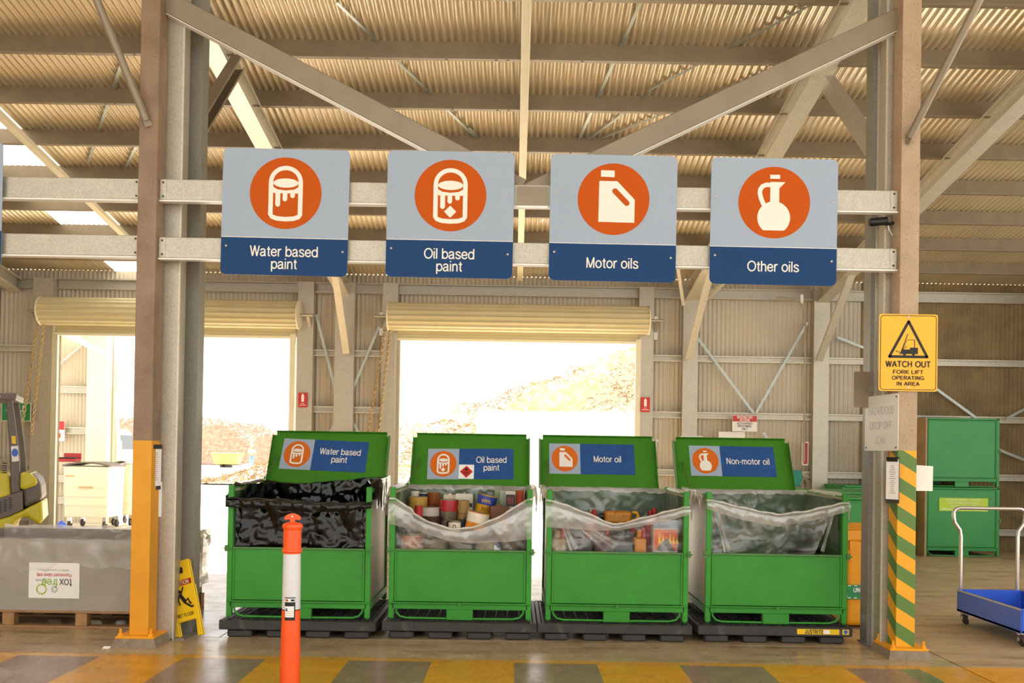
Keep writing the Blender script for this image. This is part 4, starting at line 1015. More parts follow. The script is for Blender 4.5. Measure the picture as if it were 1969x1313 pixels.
# second layer seen dimly through the film, on big pails standing on the bin floor
x, Y, z = BINS[1]
cols = ['c77a5a', '8a7a62', '6a5a48', 'a89a7e', '5a4636', '8c8064', '4a5c7c', 'b0a484', '7a6248', '6e5a4a', '9a8a6a', '584a3c']
labs = ['pink tin low at the left seen through the film', 'olive brown tin through the film beside the pink tin', 'brown tin in the middle of the lower layer', 'pale tin in the lower layer under white tin', 'dark brown tin in the lower layer at right',
        'khaki tin in second row of lower layer at left', 'blue tin in the second row of the lower layer', 'sand coloured tin in second row of lower layer', 'tan tin in the second row of lower layer', 'brown tin in second row of lower layer at right']
for k in range(10):
    row, c = divmod(k, 5)
    can(labs[k], (x - .43 + c * .213 + .02 * row, Y + .2 + row * .24, z + .50), .098, .185 - .03 * (c % 2), C(cols[k]), handle=(k % 3 == 0))
for k, (dx, dy, lb) in enumerate(((-.36, .3, 'front left'), (.0, .3, 'front middle'), (.36, .3, 'front right'), (-.36, .75, 'rear left'), (.0, .75, 'rear middle'), (.36, .75, 'rear right'))):
    can('large pail at %s of the heap bottom' % lb, (x + dx, Y + dy, z + .141), .145, .355, C(cols[k + 5]))
for k in range(4): can(('grey', 'brown', 'tan', 'dark')[k] + ' tin carrying the rear row of the heap', (x - .4 + .26 * k, Y + .72, z + .50), .12, .29, C(cols[k + 1]))
p = at(952, 1046, 8.45); t = thing('diamond_label_jug', 'blue jug with white diamond label behind the film', 'jug', (p.x, p.y, z + .50))
MB().lathe([(.06, 0), (.065, .02), (.065, .1), (.03, .14), (.02, .17)], 14).build('body', C('4a78a4'), t, smooth=True); MB().prism([(0, .02), (.05, .07), (0, .12), (-.05, .07)], -.068, -.064).build('label', 'paper', t)
MB().lathe([(.024, .165), (.024, .19)], 10).build('cap', C('2a3c5c'), t)

# ================================================================ motor oil bin contents
x, Y, z = BINS[2]; zf = z + .141
def crate(label, x0, x1, y0, y1, z0, z1, m, cat='container', name='oil_container', cap=None):
    t = thing(name, label, cat, ((x0 + x1) / 2, y0, z0), group='containers in the motor oil bin'); h = z1 - z0; w = (x1 - x0) / 2; d = y1 - y0
    MB().box(-w, w, 0, d, 0, h * .86).build('body', m, t, bev=.02, seg=3)
    MB().box(-w * .45, w * .25, d * .3, d * .7, h * .86, h * .97).build('handle', m, t, bev=.01, seg=2)
    MB().lathe([(.022, h * .86), (.022, h)], 12, (w * .65, d / 2, 0)).build('cap', cap or 'redb', t)
    return t
YY = YBIN[2]
px = lambda u, Y_: at(u, 1020, Y_).x
def zz(v, Y_): return at(1186, v, Y_).z
crate('tan oil jug at left behind the film', px(1060, 8.45), px(1088, 8.45), 8.42, 8.62, zf, zz(1018, 8.45), C('b08a50'))
crate('black oil drum bottle beside the tan jug', px(1092, 8.5), px(1140, 8.5), 8.46, 8.75, zf, zz(1016, 8.5), C('1c1a1c'))
crate('dark red oil bottle in the middle behind the film', px(1142, 8.5), px(1176, 8.5), 8.5, 8.75, zf, zz(1012, 8.5), C('4c1c1c'))
crate('slate grey oil container behind the film', px(1180, 8.45), px(1217, 8.45), 8.42, 8.7, zf, zz(1022, 8.45), C('50545c'), cap='black')
crate('orange oil bottle beside the picture box', px(1220, 8.45), px(1243, 8.45), 8.42, 8.6, zf, zz(1014, 8.45), C('c8801e'))
crate('dark container carrying the yellow jerrycan', px(1150, 8.85), px(1235, 8.85), 8.78, 9.15, zf, zz(1008, 8.85), C('2a2420'))
crate('red oil bottle behind at the left', px(1122, 8.95), px(1147, 8.95), 8.85, 9.1, zf, zz(981, 8.95), C('9a1a24'))
crate('red oil bottle behind at the right', px(1240, 8.95), px(1262, 8.95), 8.85, 9.1, zf, zz(976, 8.95), C('9a1a24'))
p0 = at(1192, 1008, 8.85); t = thing('yellow_jerrycan', 'oily yellow jerrycan lying on its side on top', 'jerrycan', (p0.x, 8.85, p0.z))
jc = C('b9780e', stain=('3a2a10', .52, 9)); MB().box(-.135, .11, 0, .2, 0, .115).build('body', jc, t, bev=.03, seg=3); MB().tube([(.11, .08, .03), (.15, .08, .035), (.175, .08, .07), (.16, .08, .10), (.12, .08, .105)], .016, 10).build('handle', C('e09a10'), t, smooth=True)
MB().lathe([(.03, 0), (.03, .04)], 12, (-.135, .1, .06), Matrix.Rotation(R(-90), 3, 'Y')).build('cap', 'black', t)
t = thing('firelighter_box', 'carton with flame picture behind the film at right', 'box', ((px(1256, 8.42) + px(1303, 8.42)) / 2, 8.40, zf)); w = (px(1303, 8.42) - px(1256, 8.42)) / 2; h = zz(998, 8.42) - zf
MB().box(-w, w, 0, .14, 0, h).build('carton', C('c8c4bc'), t, bev=.004); MB().box(-w + .005, w - .005, -.002, 0, h - .26, h - .08).build('picture', C('d8601c'), t)
MB().prism([(-w + .02, h - .26), (w - .02, h - .26), (w * .4, h - .2), (w * .1, h - .15), (-w * .4, h - .2)], -.004, -.002).build('log_print', C('5c5652'), t)
b = MB(); 
for k in range(6): xx = -w + .04 + k * .03; b.prism([(xx, h - .2), (xx + .025, h - .2), (xx + .01, h - .1 - .02 * (k % 3))], -.0035, -.002)
b.build('flame_print', C('f8c83a'), t)
MB().box(-w + .005, w - .005, -.002, 0, h - .07, h - .01).build('title_strip', C('8c9cb4'), t)
# non-motor bin: coil of hose and an empty tub
x, Y, z = BINS[3]
b = MB(); b.tube([(.13 * math.cos(R(a * 20)), .13 * math.sin(R(a * 20)), .02 + a * .0016) for a in range(0, 110)], .014, 6)
t = thing('hose_coil', 'coiled black hose at the bottom of the empty liner', 'hose', (x + .3, Y + .25, z + .43)); b.build('coil', 'black', t, smooth=True)
t = thing('black_tub', 'dark grey tub holding the hose inside the Non-motor oil bin', 'tub', (x + .05, Y + .5, z + .141))
MB().box(-.5, .45, -.38, .4, 0, .28).build('body', C('3c3c3a'), t, bev=.02, seg=2); MB().box(-.5, .47, -.4, .42, .255, .285).build('rim', 'black', t, bev=.008)
# ================================================================ bollard
p = at(561, 1100, 6.1); t = thing('traffic_bollard', 'orange T top traffic bollard with white reflective band', 'bollard', (p.x, 6.1, 0))
zt = lambda v: at(561, v, 6.1).z
r = .052
MB().lathe([(.2, 0), (.2, .04), (.16, .06), (.09, .075)], 24).build('base', 'rubber', t, smooth=True)
MB().lathe([(.062, .07), (.06, .3), (.0555, zt(1172))], 28, cap=False).build('lower_body', 'bollard', t, smooth=True)
MB().lathe([(.0560, zt(1170)), (.0555, zt(1140)), (.0535, zt(1064))], 28, cap=False).build('reflective_band', 'reflect', t, smooth=True)
z0 = zt(1064)
MB().lathe([(.0535, z0), (.054, z0 + .008), (.061, z0 + .012), (.063, z0 + .020), (.060, z0 + .027), (.055, z0 + .032), (.0545, zt(1018)), (.060, zt(1016)), (.063, zt(1012)), (.060, zt(1008)), (.045, zt(1005)), (.018, zt(1004))], 28).build('neck', 'bollard', t, smooth=True)
zh = zt(1006)
b = MB().prism([(-.0145, 0), (.0145, 0), (.016, .025), (.028, .022), (.046, .02), (.052, .03), (.047, .042), (.033, .053), (.015, .060), (0, .062), (-.015, .060), (-.033, .053), (-.047, .042), (-.052, .03), (-.046, .02), (-.028, .022), (-.016, .025)], -.012, .012)
b.xf(Matrix.Translation((0, 0, zh))); b.build('handle', 'bollard', t, bev=.004, seg=2)
MB().lathe([(.005, 0), (.005, .004)], 8, (0, -.012, zh + .044), Matrix.Rotation(R(90), 3, 'X')).build('rivet', 'white', t)
def curved(name, mat, z0, z1, a0, a1, rr, par):
    return MB().grid(10, 1, lambda a, b_: (rr * math.sin(R(a0 + (a1 - a0) * a)), -rr * math.cos(R(a0 + (a1 - a0) * a)), z0 + (z1 - z0) * b_)).build(name, mat, par, smooth=True)
curved('sticker', 'blackprint', zt(1190), zt(1146), -28, 38, .0575, t); curved('sticker_panel', 'paper', zt(1184), zt(1163), -25, 30, .0582, t); curved('sticker_strip', 'paper', zt(1155), zt(1148), -26, 36, .0582, t)
curved('sticker_logo', 'orange', zt(1153.5), zt(1149.5), -22, -6, .0586, t); curved('sticker_logo', 'blackprint', zt(1153.5), zt(1149.5), 10, 32, .0586, t)
for k in range(3): curved('sticker_line', 'woodpale', zt(1181 - 4 * k), zt(1180 - 4 * k), -20, 26, .0586, t)
curved('sticker_seal', 'navy', zt(1172), zt(1167), -20, -10, .0587, t)

# ================================================================ wet floor sign, folded and leaning
pb = onfloor(363, 1227); pt = at(354, 1078, 8.16)
t = thing('wet_floor_sign', 'yellow wet floor caution board leaning by the galvanised column', 'sign', (pb.x, 8.0, 0))
d = Vector((-.045, .13, 0)); H = .63
tl = Matrix.Rotation(R(-13), 4, 'X') @ Matrix.Rotation(R(-13.5), 4, 'Y') @ Matrix.Rotation(R(-22), 4, 'Z')
lf = bpy.data.objects.new('board_frame', None); bpy.data.objects.remove(lf)
def ws(b): return b.xf(Matrix.Translation((.02, .0, .012)) @ tl)
w0, w1 = .105, .135
out = [(-w1, 0), (-w1 + .05, 0), (-w1 + .045, .14), (w1 - .045, .14), (w1 - .05, 0), (w1, 0), (.118, .42), (.108, .42), (.10, .62), (.09, .635), (-.09, .635), (-.10, .62), (-.108, .42), (-.118, .42)]
def bd(y): 
    b = MB(); pts = out
    b.prism(pts, y, y + .012); return b
ws(bd(0)).build('front_board', 'yellow', t, bev=.004); ws(bd(.022)).build('rear_board', 'yellow', t, bev=.004)
ws(MB().prism(rrect(.085, .05, .01, -.01, .555), -.002, 0)).build('hand_slot', 'blackprint', t)
ws(MB().box(-.1, .1, -.002, 0, .43, .475)).build('caution_strip', 'redb', t)
def wtext(s, sz, mat, x, z, sx, bold):
    o = text('lettering', s, sz, mat, t, x, z, -.0025, bold=bold, sx=sx); o.data.transform(Matrix.Translation((.02, 0, .012)) @ tl)
wtext('CAUTION', .046, 'limetxt', 0, .452, .95, .001); wtext('WET FLOOR', .042, 'blackprint', .0, .19, .85, .001)
man = [circ(.014, -.03, .385, 14), [(-.035, .37), (-.015, .365), (.03, .30), (.0, .285), (-.03, .335)]]
man += ribbon([(-.02, .36), (.0, .395), (.012, .43 - .012)], .013) + ribbon([(-.032, .362), (-.05, .32), (-.04, .275)], .012) + ribbon([(.015, .295), (.045, .315), (.06, .275), (.075, .272)], .016) + ribbon([(.005, .292), (.04, .265), (.075, .24), (.09, .25)], .017)
b = MB()
for q in man: b.prism(q, -.003, -.001)
ws(b).build('slipping_figure', 'blackprint', t)

# ================================================================ grey carton on a pallet
x1 = -2.98; x0 = -4.95; y0 = 8.4; y1 = 9.58
t = thing('timber_pallet', 'long timber pallet under the grey carton', 'pallet', ((x0 + x1) / 2, y0, 0)); hw = (x1 - x0) / 2; D = y1 - y0
for k in range(7): yy = k * (D - .1) / 6; MB().box(-hw, hw, yy, yy + .1, .128, .148).build('deck_board', 'wood', t, bev=.003)
for yy in (0, D / 2 - .05, D - .1): MB().box(-hw, hw, yy, yy + .1, 0, .02).build('base_board', 'wood', t, bev=.003)
for xx in (-hw, -hw + .62, -hw + 1.24, hw - .1):
    for yy in (0.005, D / 2 - .045, D - .095): MB().box(xx, xx + .1, yy, yy + .09, .02, .128).build('block', 'wood', t, bev=.004)
t = thing('grey_carton', 'big open grey carton for fluorescent tubes on a pallet', 'carton', ((x0 + x1) / 2, y0 + .02, .148)); H = .60
hw -= .02; D -= .04
MB().box(-hw, hw, 0, .012, 0, H).build('front_wall', 'cardgrey', t); MB().box(-hw, hw, D - .012, D, 0, H).build('rear_wall', 'cardgrey', t)
MB().box(-hw, -hw + .012, .012, D - .012, 0, H).build('side_wall', 'cardgrey', t); MB().box(hw - .012, hw, .012, D - .012, 0, H).build('side_wall', 'cardgrey', t)
MB().box(-hw - .006, hw + .006, -.008, 0, 0, .135).build('lower_tray', 'cardgrey', t); MB().box(-hw, hw, .012, D, 0, .01).build('bottom', 'cardgrey', t)
lu = at(104, 1116, y0 + .01); lx = lu.x - t.location.x; lz = lu.z - t.location.z
MB().box(lx - .215, lx + .215, -.010, -.001, lz - .15, lz + .15).build('label_sheet', 'paper', t)
K = lambda c: pm('label_' + c, c, .6, 0, .02)
text('label_lettering', 'tox', .10, K('5c5a50'), t, lx + .10, lz - .02, -.0112, rot=math.pi, sx=.95); text('label_lettering', 'free', .10, K('8cb83c'), t, lx - .035, lz - .02, -.0112, rot=math.pi, sx=.95)
text('label_lettering', 'Fluorescent tubes only', .042, K('cc2a2a'), t, lx, lz + .045, -.0112, rot=math.pi, bold=.0012, sx=.84); text('label_lettering', '1300 869 373  www.toxfree.com.au', .02, K('9cae3c'), t, lx, lz + .088, -.0112, rot=math.pi, sx=.9)
text('label_lettering', 'FluoroCycle', .026, K('8a86a8'), t, lx - .11, lz - .0, -.0112, rot=math.pi, sx=.8)
b = MB()
for a0 in (20, 140, 260):
    for q in ribbon(circ(.04, lx - .105, lz - .075, 8, a0, a0 + 85), .012): b.prism(q, -.0115, -.010)
    ca, sa = math.cos(R(a0 + 95)), math.sin(R(a0 + 95)); cx, cz = lx - .105 + .04 * ca, lz - .075 + .04 * sa
    b.prism([(cx - sa * .014, cz + ca * .014), (cx + ca * .013, cz + sa * .013), (cx - ca * .013, cz - sa * .013)], -.0115, -.010)
b.build('label_recycle_ring', K('a8b42c'), t)
b = MB()
for a in range(0, 360, 40):
    ca, sa = math.cos(R(a)), math.sin(R(a))
    for q in ribbon([(lx + .005 + .013 * ca, lz - .075 + .013 * sa), (lx + .005 + .03 * ca - .006 * sa, lz - .075 + .03 * sa + .006 * ca)], .006): b.prism(q, -.0115, -.010)
b.build('label_sunburst', K('6e8a5c'), t)
for xx, ww in ((-.2, .006), (-.62, .01), (.1, .008), (.36, .008)): MB().box(lx + .08 + xx * .3 + (0 if xx > -.5 else .2), lx + .08 + xx * .3 + ww + (0 if xx > -.5 else .2), -.013, -.012, .0, .0001).build('crease', 'white', t) if False else None
# film over the rim
g = t.location
t2 = thing('carton_liner', 'clear plastic film draped over the grey carton rim', 'bin liner', (g.x, g.y, g.z))
def rim_f(a, b_):
    X = -hw - .02 + (2 * hw + .03) * a; z = H - .30 * b_ ** 1.0 * (.6 + .4 * abs(wr(X, 0, 3, 2))) + .012
    return (X, -.014 - .010 * abs(wr(X, z * .4, 8, 5)), z) if b_ > .02 else (X, .006, H + .014)
MB().grid(90, 12, rim_f).build('front_drape', 'film', t2, smooth=True, ang=180)
MB().grid(60, 14, lambda a, b_: (-hw + .03 + (2 * hw - .06) * a, D - .02 - .05 * abs(wr(a * 2, b_ * .5, 30, 4)), H + .012 - .35 * b_)).build('rear_sheet', 'film', t2, smooth=True, ang=180)
MB().grid(60, 6, lambda a, b_: (-hw + 2 * hw * a, D + .012 + .02 * abs(wr(a * 2, b_ * .5, 33, 4)), H + .012 + .03 * abs(wr(a * 2, 0, 35, 3)) - .2 * b_)).build('rear_drape', 'filmfold', t2, smooth=True, ang=180)
MB().grid(40, 30, lambda a, b_: (hw + .006 + (.06 + .05 * math.sin(b_ * 5.5 + 1)) * abs(wr(a * 1.2, b_ * .6, 50, 5)) + .03 * b_, -.0 + (D + .05) * a, H + .015 - .52 * b_)).build('side_drape', 'filmwhite', t2, smooth=True, ang=180)

# ================================================================ forklift (only its rear shows)
t = thing('forklift', 'yellow and grey forklift truck at the left edge', 'forklift', (-5.9 - math.cos(R(22)), 12.0 - math.sin(R(22)), 0), rz=R(22))
Yf = 12.0; q = lambda u, v: (at(u, v, Yf).x + 6.9, at(u, v, Yf).z)
P = lambda pts: [q(*a) for a in pts]
def half(pts, y0, y1, name, mat, bev=.03): return MB().prism(P(pts), y0, y1).build(name, mat, t, bev=bev, seg=3)
half([(-130, 906), (20, 908), (24, 955), (-130, 1000)], .02, 1.0, 'hood', 'flyellow', .04)
half([(-130, 1000), (25, 950), (44, 943), (45, 980), (20, 992), (-130, 1030)], .0, 1.02, 'side_panel', 'flgrey', .01)
half([(38, 908), (55, 909), (70, 917), (76, 935), (78, 962), (46, 978), (42, 940)], .06, .98, 'counterweight_top', 'flgrey', .05)
half([(40, 907), (58, 910), (68, 920), (71, 932), (52, 940), (40, 942)], .0, 1.04, 'counterweight_cover', 'flyellow', .04)
half([(-130, 1030), (20, 992), (46, 980), (78, 963), (80, 1000), (74, 1010), (66, 1004), (50, 992), (34, 998), (26, 1014), (20, 1045), (-130, 1060)], .0, 1.04, 'chassis', 'flyellow', .04)
for y in (.04, .94): MB().prism(P([(15, 762), (26, 762), (39, 880), (40, 945), (24, 950), (22, 880)]), y, y + .06).build('guard_pillar', 'flgrey', t, bev=.01)
half([(-130, 758), (30, 756), (35, 758), (33, 770), (-130, 770)], .0, 1.04, 'overhead_guard', 'flgrey', .015)
for y in (.04, .94): MB().prism(P([(-120, 762), (-112, 762), (-100, 950), (-110, 950)]), y, y + .06).build('guard_pillar', 'flgrey', t, bev=.01)
wx, wz = q(50, 1022)
for y in (-.02, .9): 
    RX = Matrix.Rotation(R(-90), 3, 'X')
    wb_ = MB().lathe([(.08, 0), (.2, 0), (.235, .03), (.235, .13), (.2, .16), (.08, .16)], 26, (wx, y, .235), RX).build('rear_wheel', 'rubber', t, smooth=True); MB().lathe([(.0, -.005), (.12, -.005), (.13, .02)], 18, (wx, y, .235), RX, cap=False).build('wheel_hub', 'flyellow', wb_, smooth=True)
    wx2 = -1.0; wb_ = MB().lathe([(.1, 0), (.26, 0), (.3, .03), (.3, .18), (.26, .2), (.1, .2)], 26, (wx2, y - .02, .3), RX).build('front_wheel', 'rubber', t, smooth=True); MB().lathe([(.0, -.005), (.16, -.005), (.17, .02)], 18, (wx2, y - .02, .3), RX, cap=False).build('wheel_hub', 'flyellow', wb_, smooth=True)
half([(-120, 1060), (20, 1045), (20, 1085), (-120, 1100)], .1, .94, 'underframe', 'flgrey', .02)
for k in range(7): MB().box(*[q(28 + 0, 0)[0] + .0, q(36, 0)[0]], .036, .041, q(0, 890 + k * 4.6)[1] - .008, q(0, 890 + k * 4.6)[1] + .006).build('pillar_vent', 'black', t)
for c in range(4):
    for k in range(6):
        X0, Z0 = q(-6 + c * 9, 975 - c * 4 + k * 4 - 6); MB().box(X0, X0 + .035, -.004, .001, Z0 - .006, Z0 + .006).build('panel_vent', 'black', t)
MB().prism(P([(24, 858), (36, 857), (38, 886), (26, 888)]), .034, .040).build('sticker', 'paper', t); MB().prism([(q(31, 870)[0] + .035 * math.cos(R(a)), q(31, 870)[1] + .05 * math.sin(R(a))) for a in range(0, 360, 20)], .030, .034).build('sticker_sign', 'blue', t)
MB().prism(P([(25, 838), (32, 838), (33, 853), (26, 853)]), .034, .040).build('sticker', 'yellow', t)
X0, Z0 = q(-6, 763); text('guard_lettering', 'C30', .06, 'paper', t, X0 + .03, Z0, -.002, bold=.002)
b = MB(); b.box(-.75, -.3, .3, .75, 1.1, 1.2); b.build('seat', 'black', t, bev=.03, seg=2); MB().box(-.38, -.28, .3, .75, 1.2, 1.65).build('seat_back', 'black', t, bev=.04, seg=2)
for y in (.25, .7): MB().box(-1.75, -1.68, y, y + .1, .05, 2.1).build('mast_rail', 'flgrey', t)
for y in (.25, .7): MB().box(-2.7, -1.75, y, y + .1, .05, .09).build('fork', 'rubber', t)

# ================================================================ wheeled tubs outside
def tub(u0, u1, v0, v1, Y, label, lidm, grp='white wheeled tubs outside the left door'):
    p = at((u0 + u1) / 2, v1, Y); w = (at(u1, v1, Y).x - at(u0, v1, Y).x) / 2; H = at(u0, v0, Y).z; t = thing('wheeled_tub', label, 'wheeled bin', (p.x, Y, -.06), group=grp)
    b = MB(); D = .8; z0, z1 = .22, H + .0
    vs = [(-w * .95, .02, z0), (w * .95, .02, z0), (w * .95, D - .02, z0), (-w * .95, D - .02, z0), (-w, 0, z1), (w, 0, z1), (w, D, z1), (-w, D, z1)]
    b.add(vs, [(0, 1, 5, 4), (1, 2, 6, 5), (2, 3, 7, 6), (3, 0, 4, 7), (4, 5, 6, 7), (3, 2, 1, 0)]); b.build('body', 'cream', t, bev=.02, seg=2)
    for z in (.45, .62, .80): MB().box(-w * .97, w * .97, -.004, .02, z, z + .012).build('moulded_rib', 'cream', t)
    MB().box(-w * .3, w * .3, -.02, .02, z1 - .42, z1 - .385).build('grip', 'woodpale', t, bev=.006); MB().box(-w * .9, -w * .5, -.015, .02, z1 - .2, z1 - .175).build('grip', 'woodpale', t, bev=.005)
    MB().grid(10, 6, lambda a, c: (-w * 1.03 + 2.06 * w * a, -.02 + (D + .04) * c, z1 + .03 + .06 * math.sin(math.pi * a))).build('lid', lidm, t, smooth=True).modifiers.new('t', 'SOLIDIFY').thickness = .03
    for s in (-1, 1):
        for y in (.1, D - .12):
            b = MB().lathe([(.02, -.02), (.075, -.02), (.075, .02), (.02, .02)], 16, (s * w * .78, y, .077), Matrix.Rotation(R(90), 3, 'Y')); c_ = b.build('caster', 'rubber', t, smooth=True); MB().box(s * w * .78 - .035, s * w * .78 + .035, y - .03, y + .03, .1, .225).build('fork', 'chrome', c_)
    return t
tub(120, 207, 890, 1000, 19.0, 'white wheeled tub with grey lid outside the left door', 'flgrey')
tub(210, 252, 886, 1000, 19.9, 'white wheeled tub in bright light right of grey lidded tub', 'white')
p = at(132, 876, 19.4); t = thing('toolbox', 'red open toolbox lying on the grey lidded tub', 'toolbox', (p.x, 19.2, at(130, 888, 19.2).z))
MB().box(-.2, .22, 0, .25, 0, .06).build('tray', 'redb', t, bev=.006); MB().box(-.12, .22, .25, .28, .04, .17).build('lid', 'redb', t, bev=.006); MB().box(-.15, .2, .03, .22, .06, .09).build('tools', 'black', t, bev=.01)
p = at(118, 998, 18.6); t = thing('blue_bag', 'small blue plastic bag on the ground by the tub', 'bag', (p.x, 18.6, -.06)); MB().lathe([(.1, 0), (.12, .05), (.08, .13), (.02, .18)], 10).build('bag', 'blue', t, smooth=True)
# truck
t = thing('truck', 'white truck cab parked beyond the wheeled tubs', 'truck', (at(200, 870, 48).x, 48, -.06)); T = Matrix.Identity(3)
MB().prism([(-1.1, .5), (.62, .5), (.68, 1.4), (.55, 2.2), (.35, 2.42), (-1.1, 2.46)], 0, 2.1).build('cab', 'white', t, bev=.08, seg=3); MB().box(-.55, .25, -.02, .02, 1.35, 2.1).build('side_window', 'glass', t, bev=.03); MB().prism([(.69, 1.42), (.6, 2.1), (.6, 2.12), (.72, 1.42)], .15, 1.95).build('windscreen', 'glass', t)
for x in (-.2, -3.6): MB().lathe([(.2, 0), (.46, 0), (.48, .05), (.48, .25), (.2, .28)], 22, (x, .05, .48), Matrix.Rotation(R(-90), 3, 'X')).build('wheel', 'rubber', t, smooth=True)
MB().box(-5.5, -1.2, .1, 2.0, .6, 2.3).build('cargo_box', 'white', t, bev=.03); MB().box(.66, .9, -.22, -.05, 1.3, 1.85).build('mirror', 'mirror_blue', t, bev=.03); MB().box(-.4, .72, -.02, 2.1, .42, .62).build('bumper', 'glass', t)
# skip
p = onfloor(432, 896); Yk = 78.
t = thing('skip_bin', 'yellow open skip in front of the mulch heap', 'skip', (at(432, 890, Yk).x, Yk, -.06)); k = Yk / F_PX
MB().prism([(-20 * k, .25), (18 * k, .25), (27 * k, 1.05), (-27 * k, 1.05)], 0, 1.6).build('body', 'skipyellow', t, bev=.03); MB().box(-28 * k, 28 * k, -.06, 1.66, 1.05, 1.14).build('rim', 'skipyellow', t)
for x in (-10, 0): MB().box(x * k, (x + 5) * k, .1, 1.5, 0, .26).build('skid', 'rubber', t)
def cone(u, v, Y, label, m):
    t = thing('traffic_cone', label, 'cone', (at(u, v, Y).x, Y, -.06)); MB().box(-.25, .25, -.25, .25, 0, .05).build('base', m, t, bev=.01); MB().lathe([(.19, .05), (.05, .75), (.03, .8)], 16).build('cone', m, t, smooth=True); MB().lathe([(.135, .35), (.1, .55)], 16, cap=False).build('band', 'white', t)
cone(376, 890, 80, 'pale traffic cone beside the yellow skip', M['cream'])
# person walking, far away
Yp = 82.; xp = at(484, 880, Yp).x
t = thing('person', 'person in white shirt and pale jeans walking past the skip', 'person', (xp, Yp, -.06))
def skin_mesh(name, joints, edges, mat, par):
    me = bpy.data.meshes.new(name); me.from_pydata([j[0] for j in joints], edges, []); me.materials.append(M[mat])
    o = bpy.data.objects.new(name, me); COL.objects.link(o); o.parent = par
    m = o.modifiers.new('skin', 'SKIN'); m.use_smooth_shade = True
    for i, j in enumerate(joints): me.skin_vertices[0].data[i].radius = (j[1], j[2] if len(j) > 2 else j[1])
    me.skin_vertices[0].data[0].use_root = True; s = o.modifiers.new('sub', 'SUBSURF'); s.levels = 1; s.render_levels = 2
    return o
J = [((0, 0, .95), .15, .11), ((0, 0, 1.15), .15, .11), ((0, 0, 1.38), .18, .11), ((0, 0, 1.5), .06), ((0, -.01, 1.6), .09), ((0, -.01, 1.72), .085),
     ((.2, 0, 1.40), .06), ((.27, .03, 1.12), .045), ((.26, -.06, .88), .035), ((.25, -.09, .80), .04), ((-.2, 0, 1.40), .06), ((-.27, .02, 1.12), .045), ((-.24, -.08, .88), .035), ((-.23, -.11, .80), .04),
     ((.1, 0, .86), .09), ((.12, -.08, .48), .065), ((.12, .02, .09), .045), ((.13, -.12, .04), .04), ((-.1, 0, .86), .09), ((-.11, .06, .48), .065), ((-.13, .2, .10), .045), ((-.13, .09, .04), .04)]
E = [(0, 1), (1, 2), (2, 3), (3, 4), (4, 5), (2, 6), (6, 7), (7, 8), (8, 9), (2, 10), (10, 11), (11, 12), (12, 13), (0, 14), (14, 15), (15, 16), (16, 17), (0, 18), (18, 19), (19, 20), (20, 21)]
skin_mesh('body', J, E, 'skin', t)
skin_mesh('shirt', [((0, 0, .98), .17, .13), ((0, 0, 1.2), .17, .13), ((0, 0, 1.42), .2, .13), ((.21, 0, 1.42), .08), ((.27, .02, 1.15), .06), ((-.21, 0, 1.42), .08), ((-.27, .02, 1.15), .06)], [(0, 1), (1, 2), (2, 3), (3, 4), (2, 5), (5, 6)], 'shirt', t)
skin_mesh('trousers', [((0, 0, .95), .165, .125), ((.1, 0, .85), .105), ((.12, -.08, .48), .08), ((.12, .02, .12), .065), ((-.1, 0, .85), .105), ((-.11, .06, .48), .08), ((-.13, .2, .13), .065)], [(0, 1), (1, 2), (2, 3), (0, 4), (4, 5), (5, 6)], 'jeans', t)
MB().lathe([(.105, 1.66), (.11, 1.72), (.08, 1.8), (.02, 1.825)], 14).build('hat', 'shirt', t, smooth=True)

# ================================================================ spill kit bin, stillages, trolley
t = thing('spill_kit_bin', 'yellow spill kit wheelie bin behind the last green bin', 'wheelie bin', (at(1668, 1150, 8.95).x, 8.95, 0))
b = MB(); w = .2; b.add([(-w * .93, .05, .02), (w * .93, .05, .02), (w * .93, .45, .02), (-w * .93, .45, .02), (-w, 0, .82), (w, 0, .82), (w, .5, .82), (-w, .5, .82)], [(0, 1, 5, 4), (1, 2, 6, 5), (2, 3, 7, 6), (3, 0, 4, 7), (4, 5, 6, 7), (3, 2, 1, 0)]); b.build('body', 'spill', t, bev=.05, seg=4)
MB().box(-w * 1.06, w * 1.06, -.03, .53, .80, .90).build('rim', 'spill', t, bev=.015, seg=2); MB().grid(8, 8, lambda a, c: (-w * 1.04 + 2.08 * w * a, -.03 + .56 * c, .90 + .05 * math.sin(math.pi * a) * math.sin(math.pi * c))).build('lid', 'spill', t, smooth=True)
for x in (-.17, .08): MB().prism([(x, .8), (x + .08, .8), (x + .0, .72)], -.02, .02).build('rim_gusset', 'spill', t)
MB().box(-w * .98, w * .98, .016, .028, .27, .40).build('label_band', 'spillgreen', t); text('label_lettering', 'UNIVERSAL', .055, 'paper', t, -.0, .355, .015, bold=.002, sx=.95); text('label_lettering', 'SPILL KIT', .03, 'paper', t, .03, .315, .015, bold=.001)
for k in range(7):
    for z in (.278, .388): MB().box(-.17 + k * .055, -.145 + k * .055, .0145, .016, z, z + .008).build('label_dash', 'paper', t)
MB().prism([(-.19, .28), (-.175, .28), (-.185, .39), (-.2, .39)], .0145, .016).build('label_bar', 'paper', t)
for s in (-1, 1): MB().lathe([(.03, -.025), (.09, -.025), (.09, .025), (.03, .025)], 18, (s * .16, .45, .09), Matrix.Rotation(R(90), 3, 'Y')).build('wheel', 'rubber', t, smooth=True)

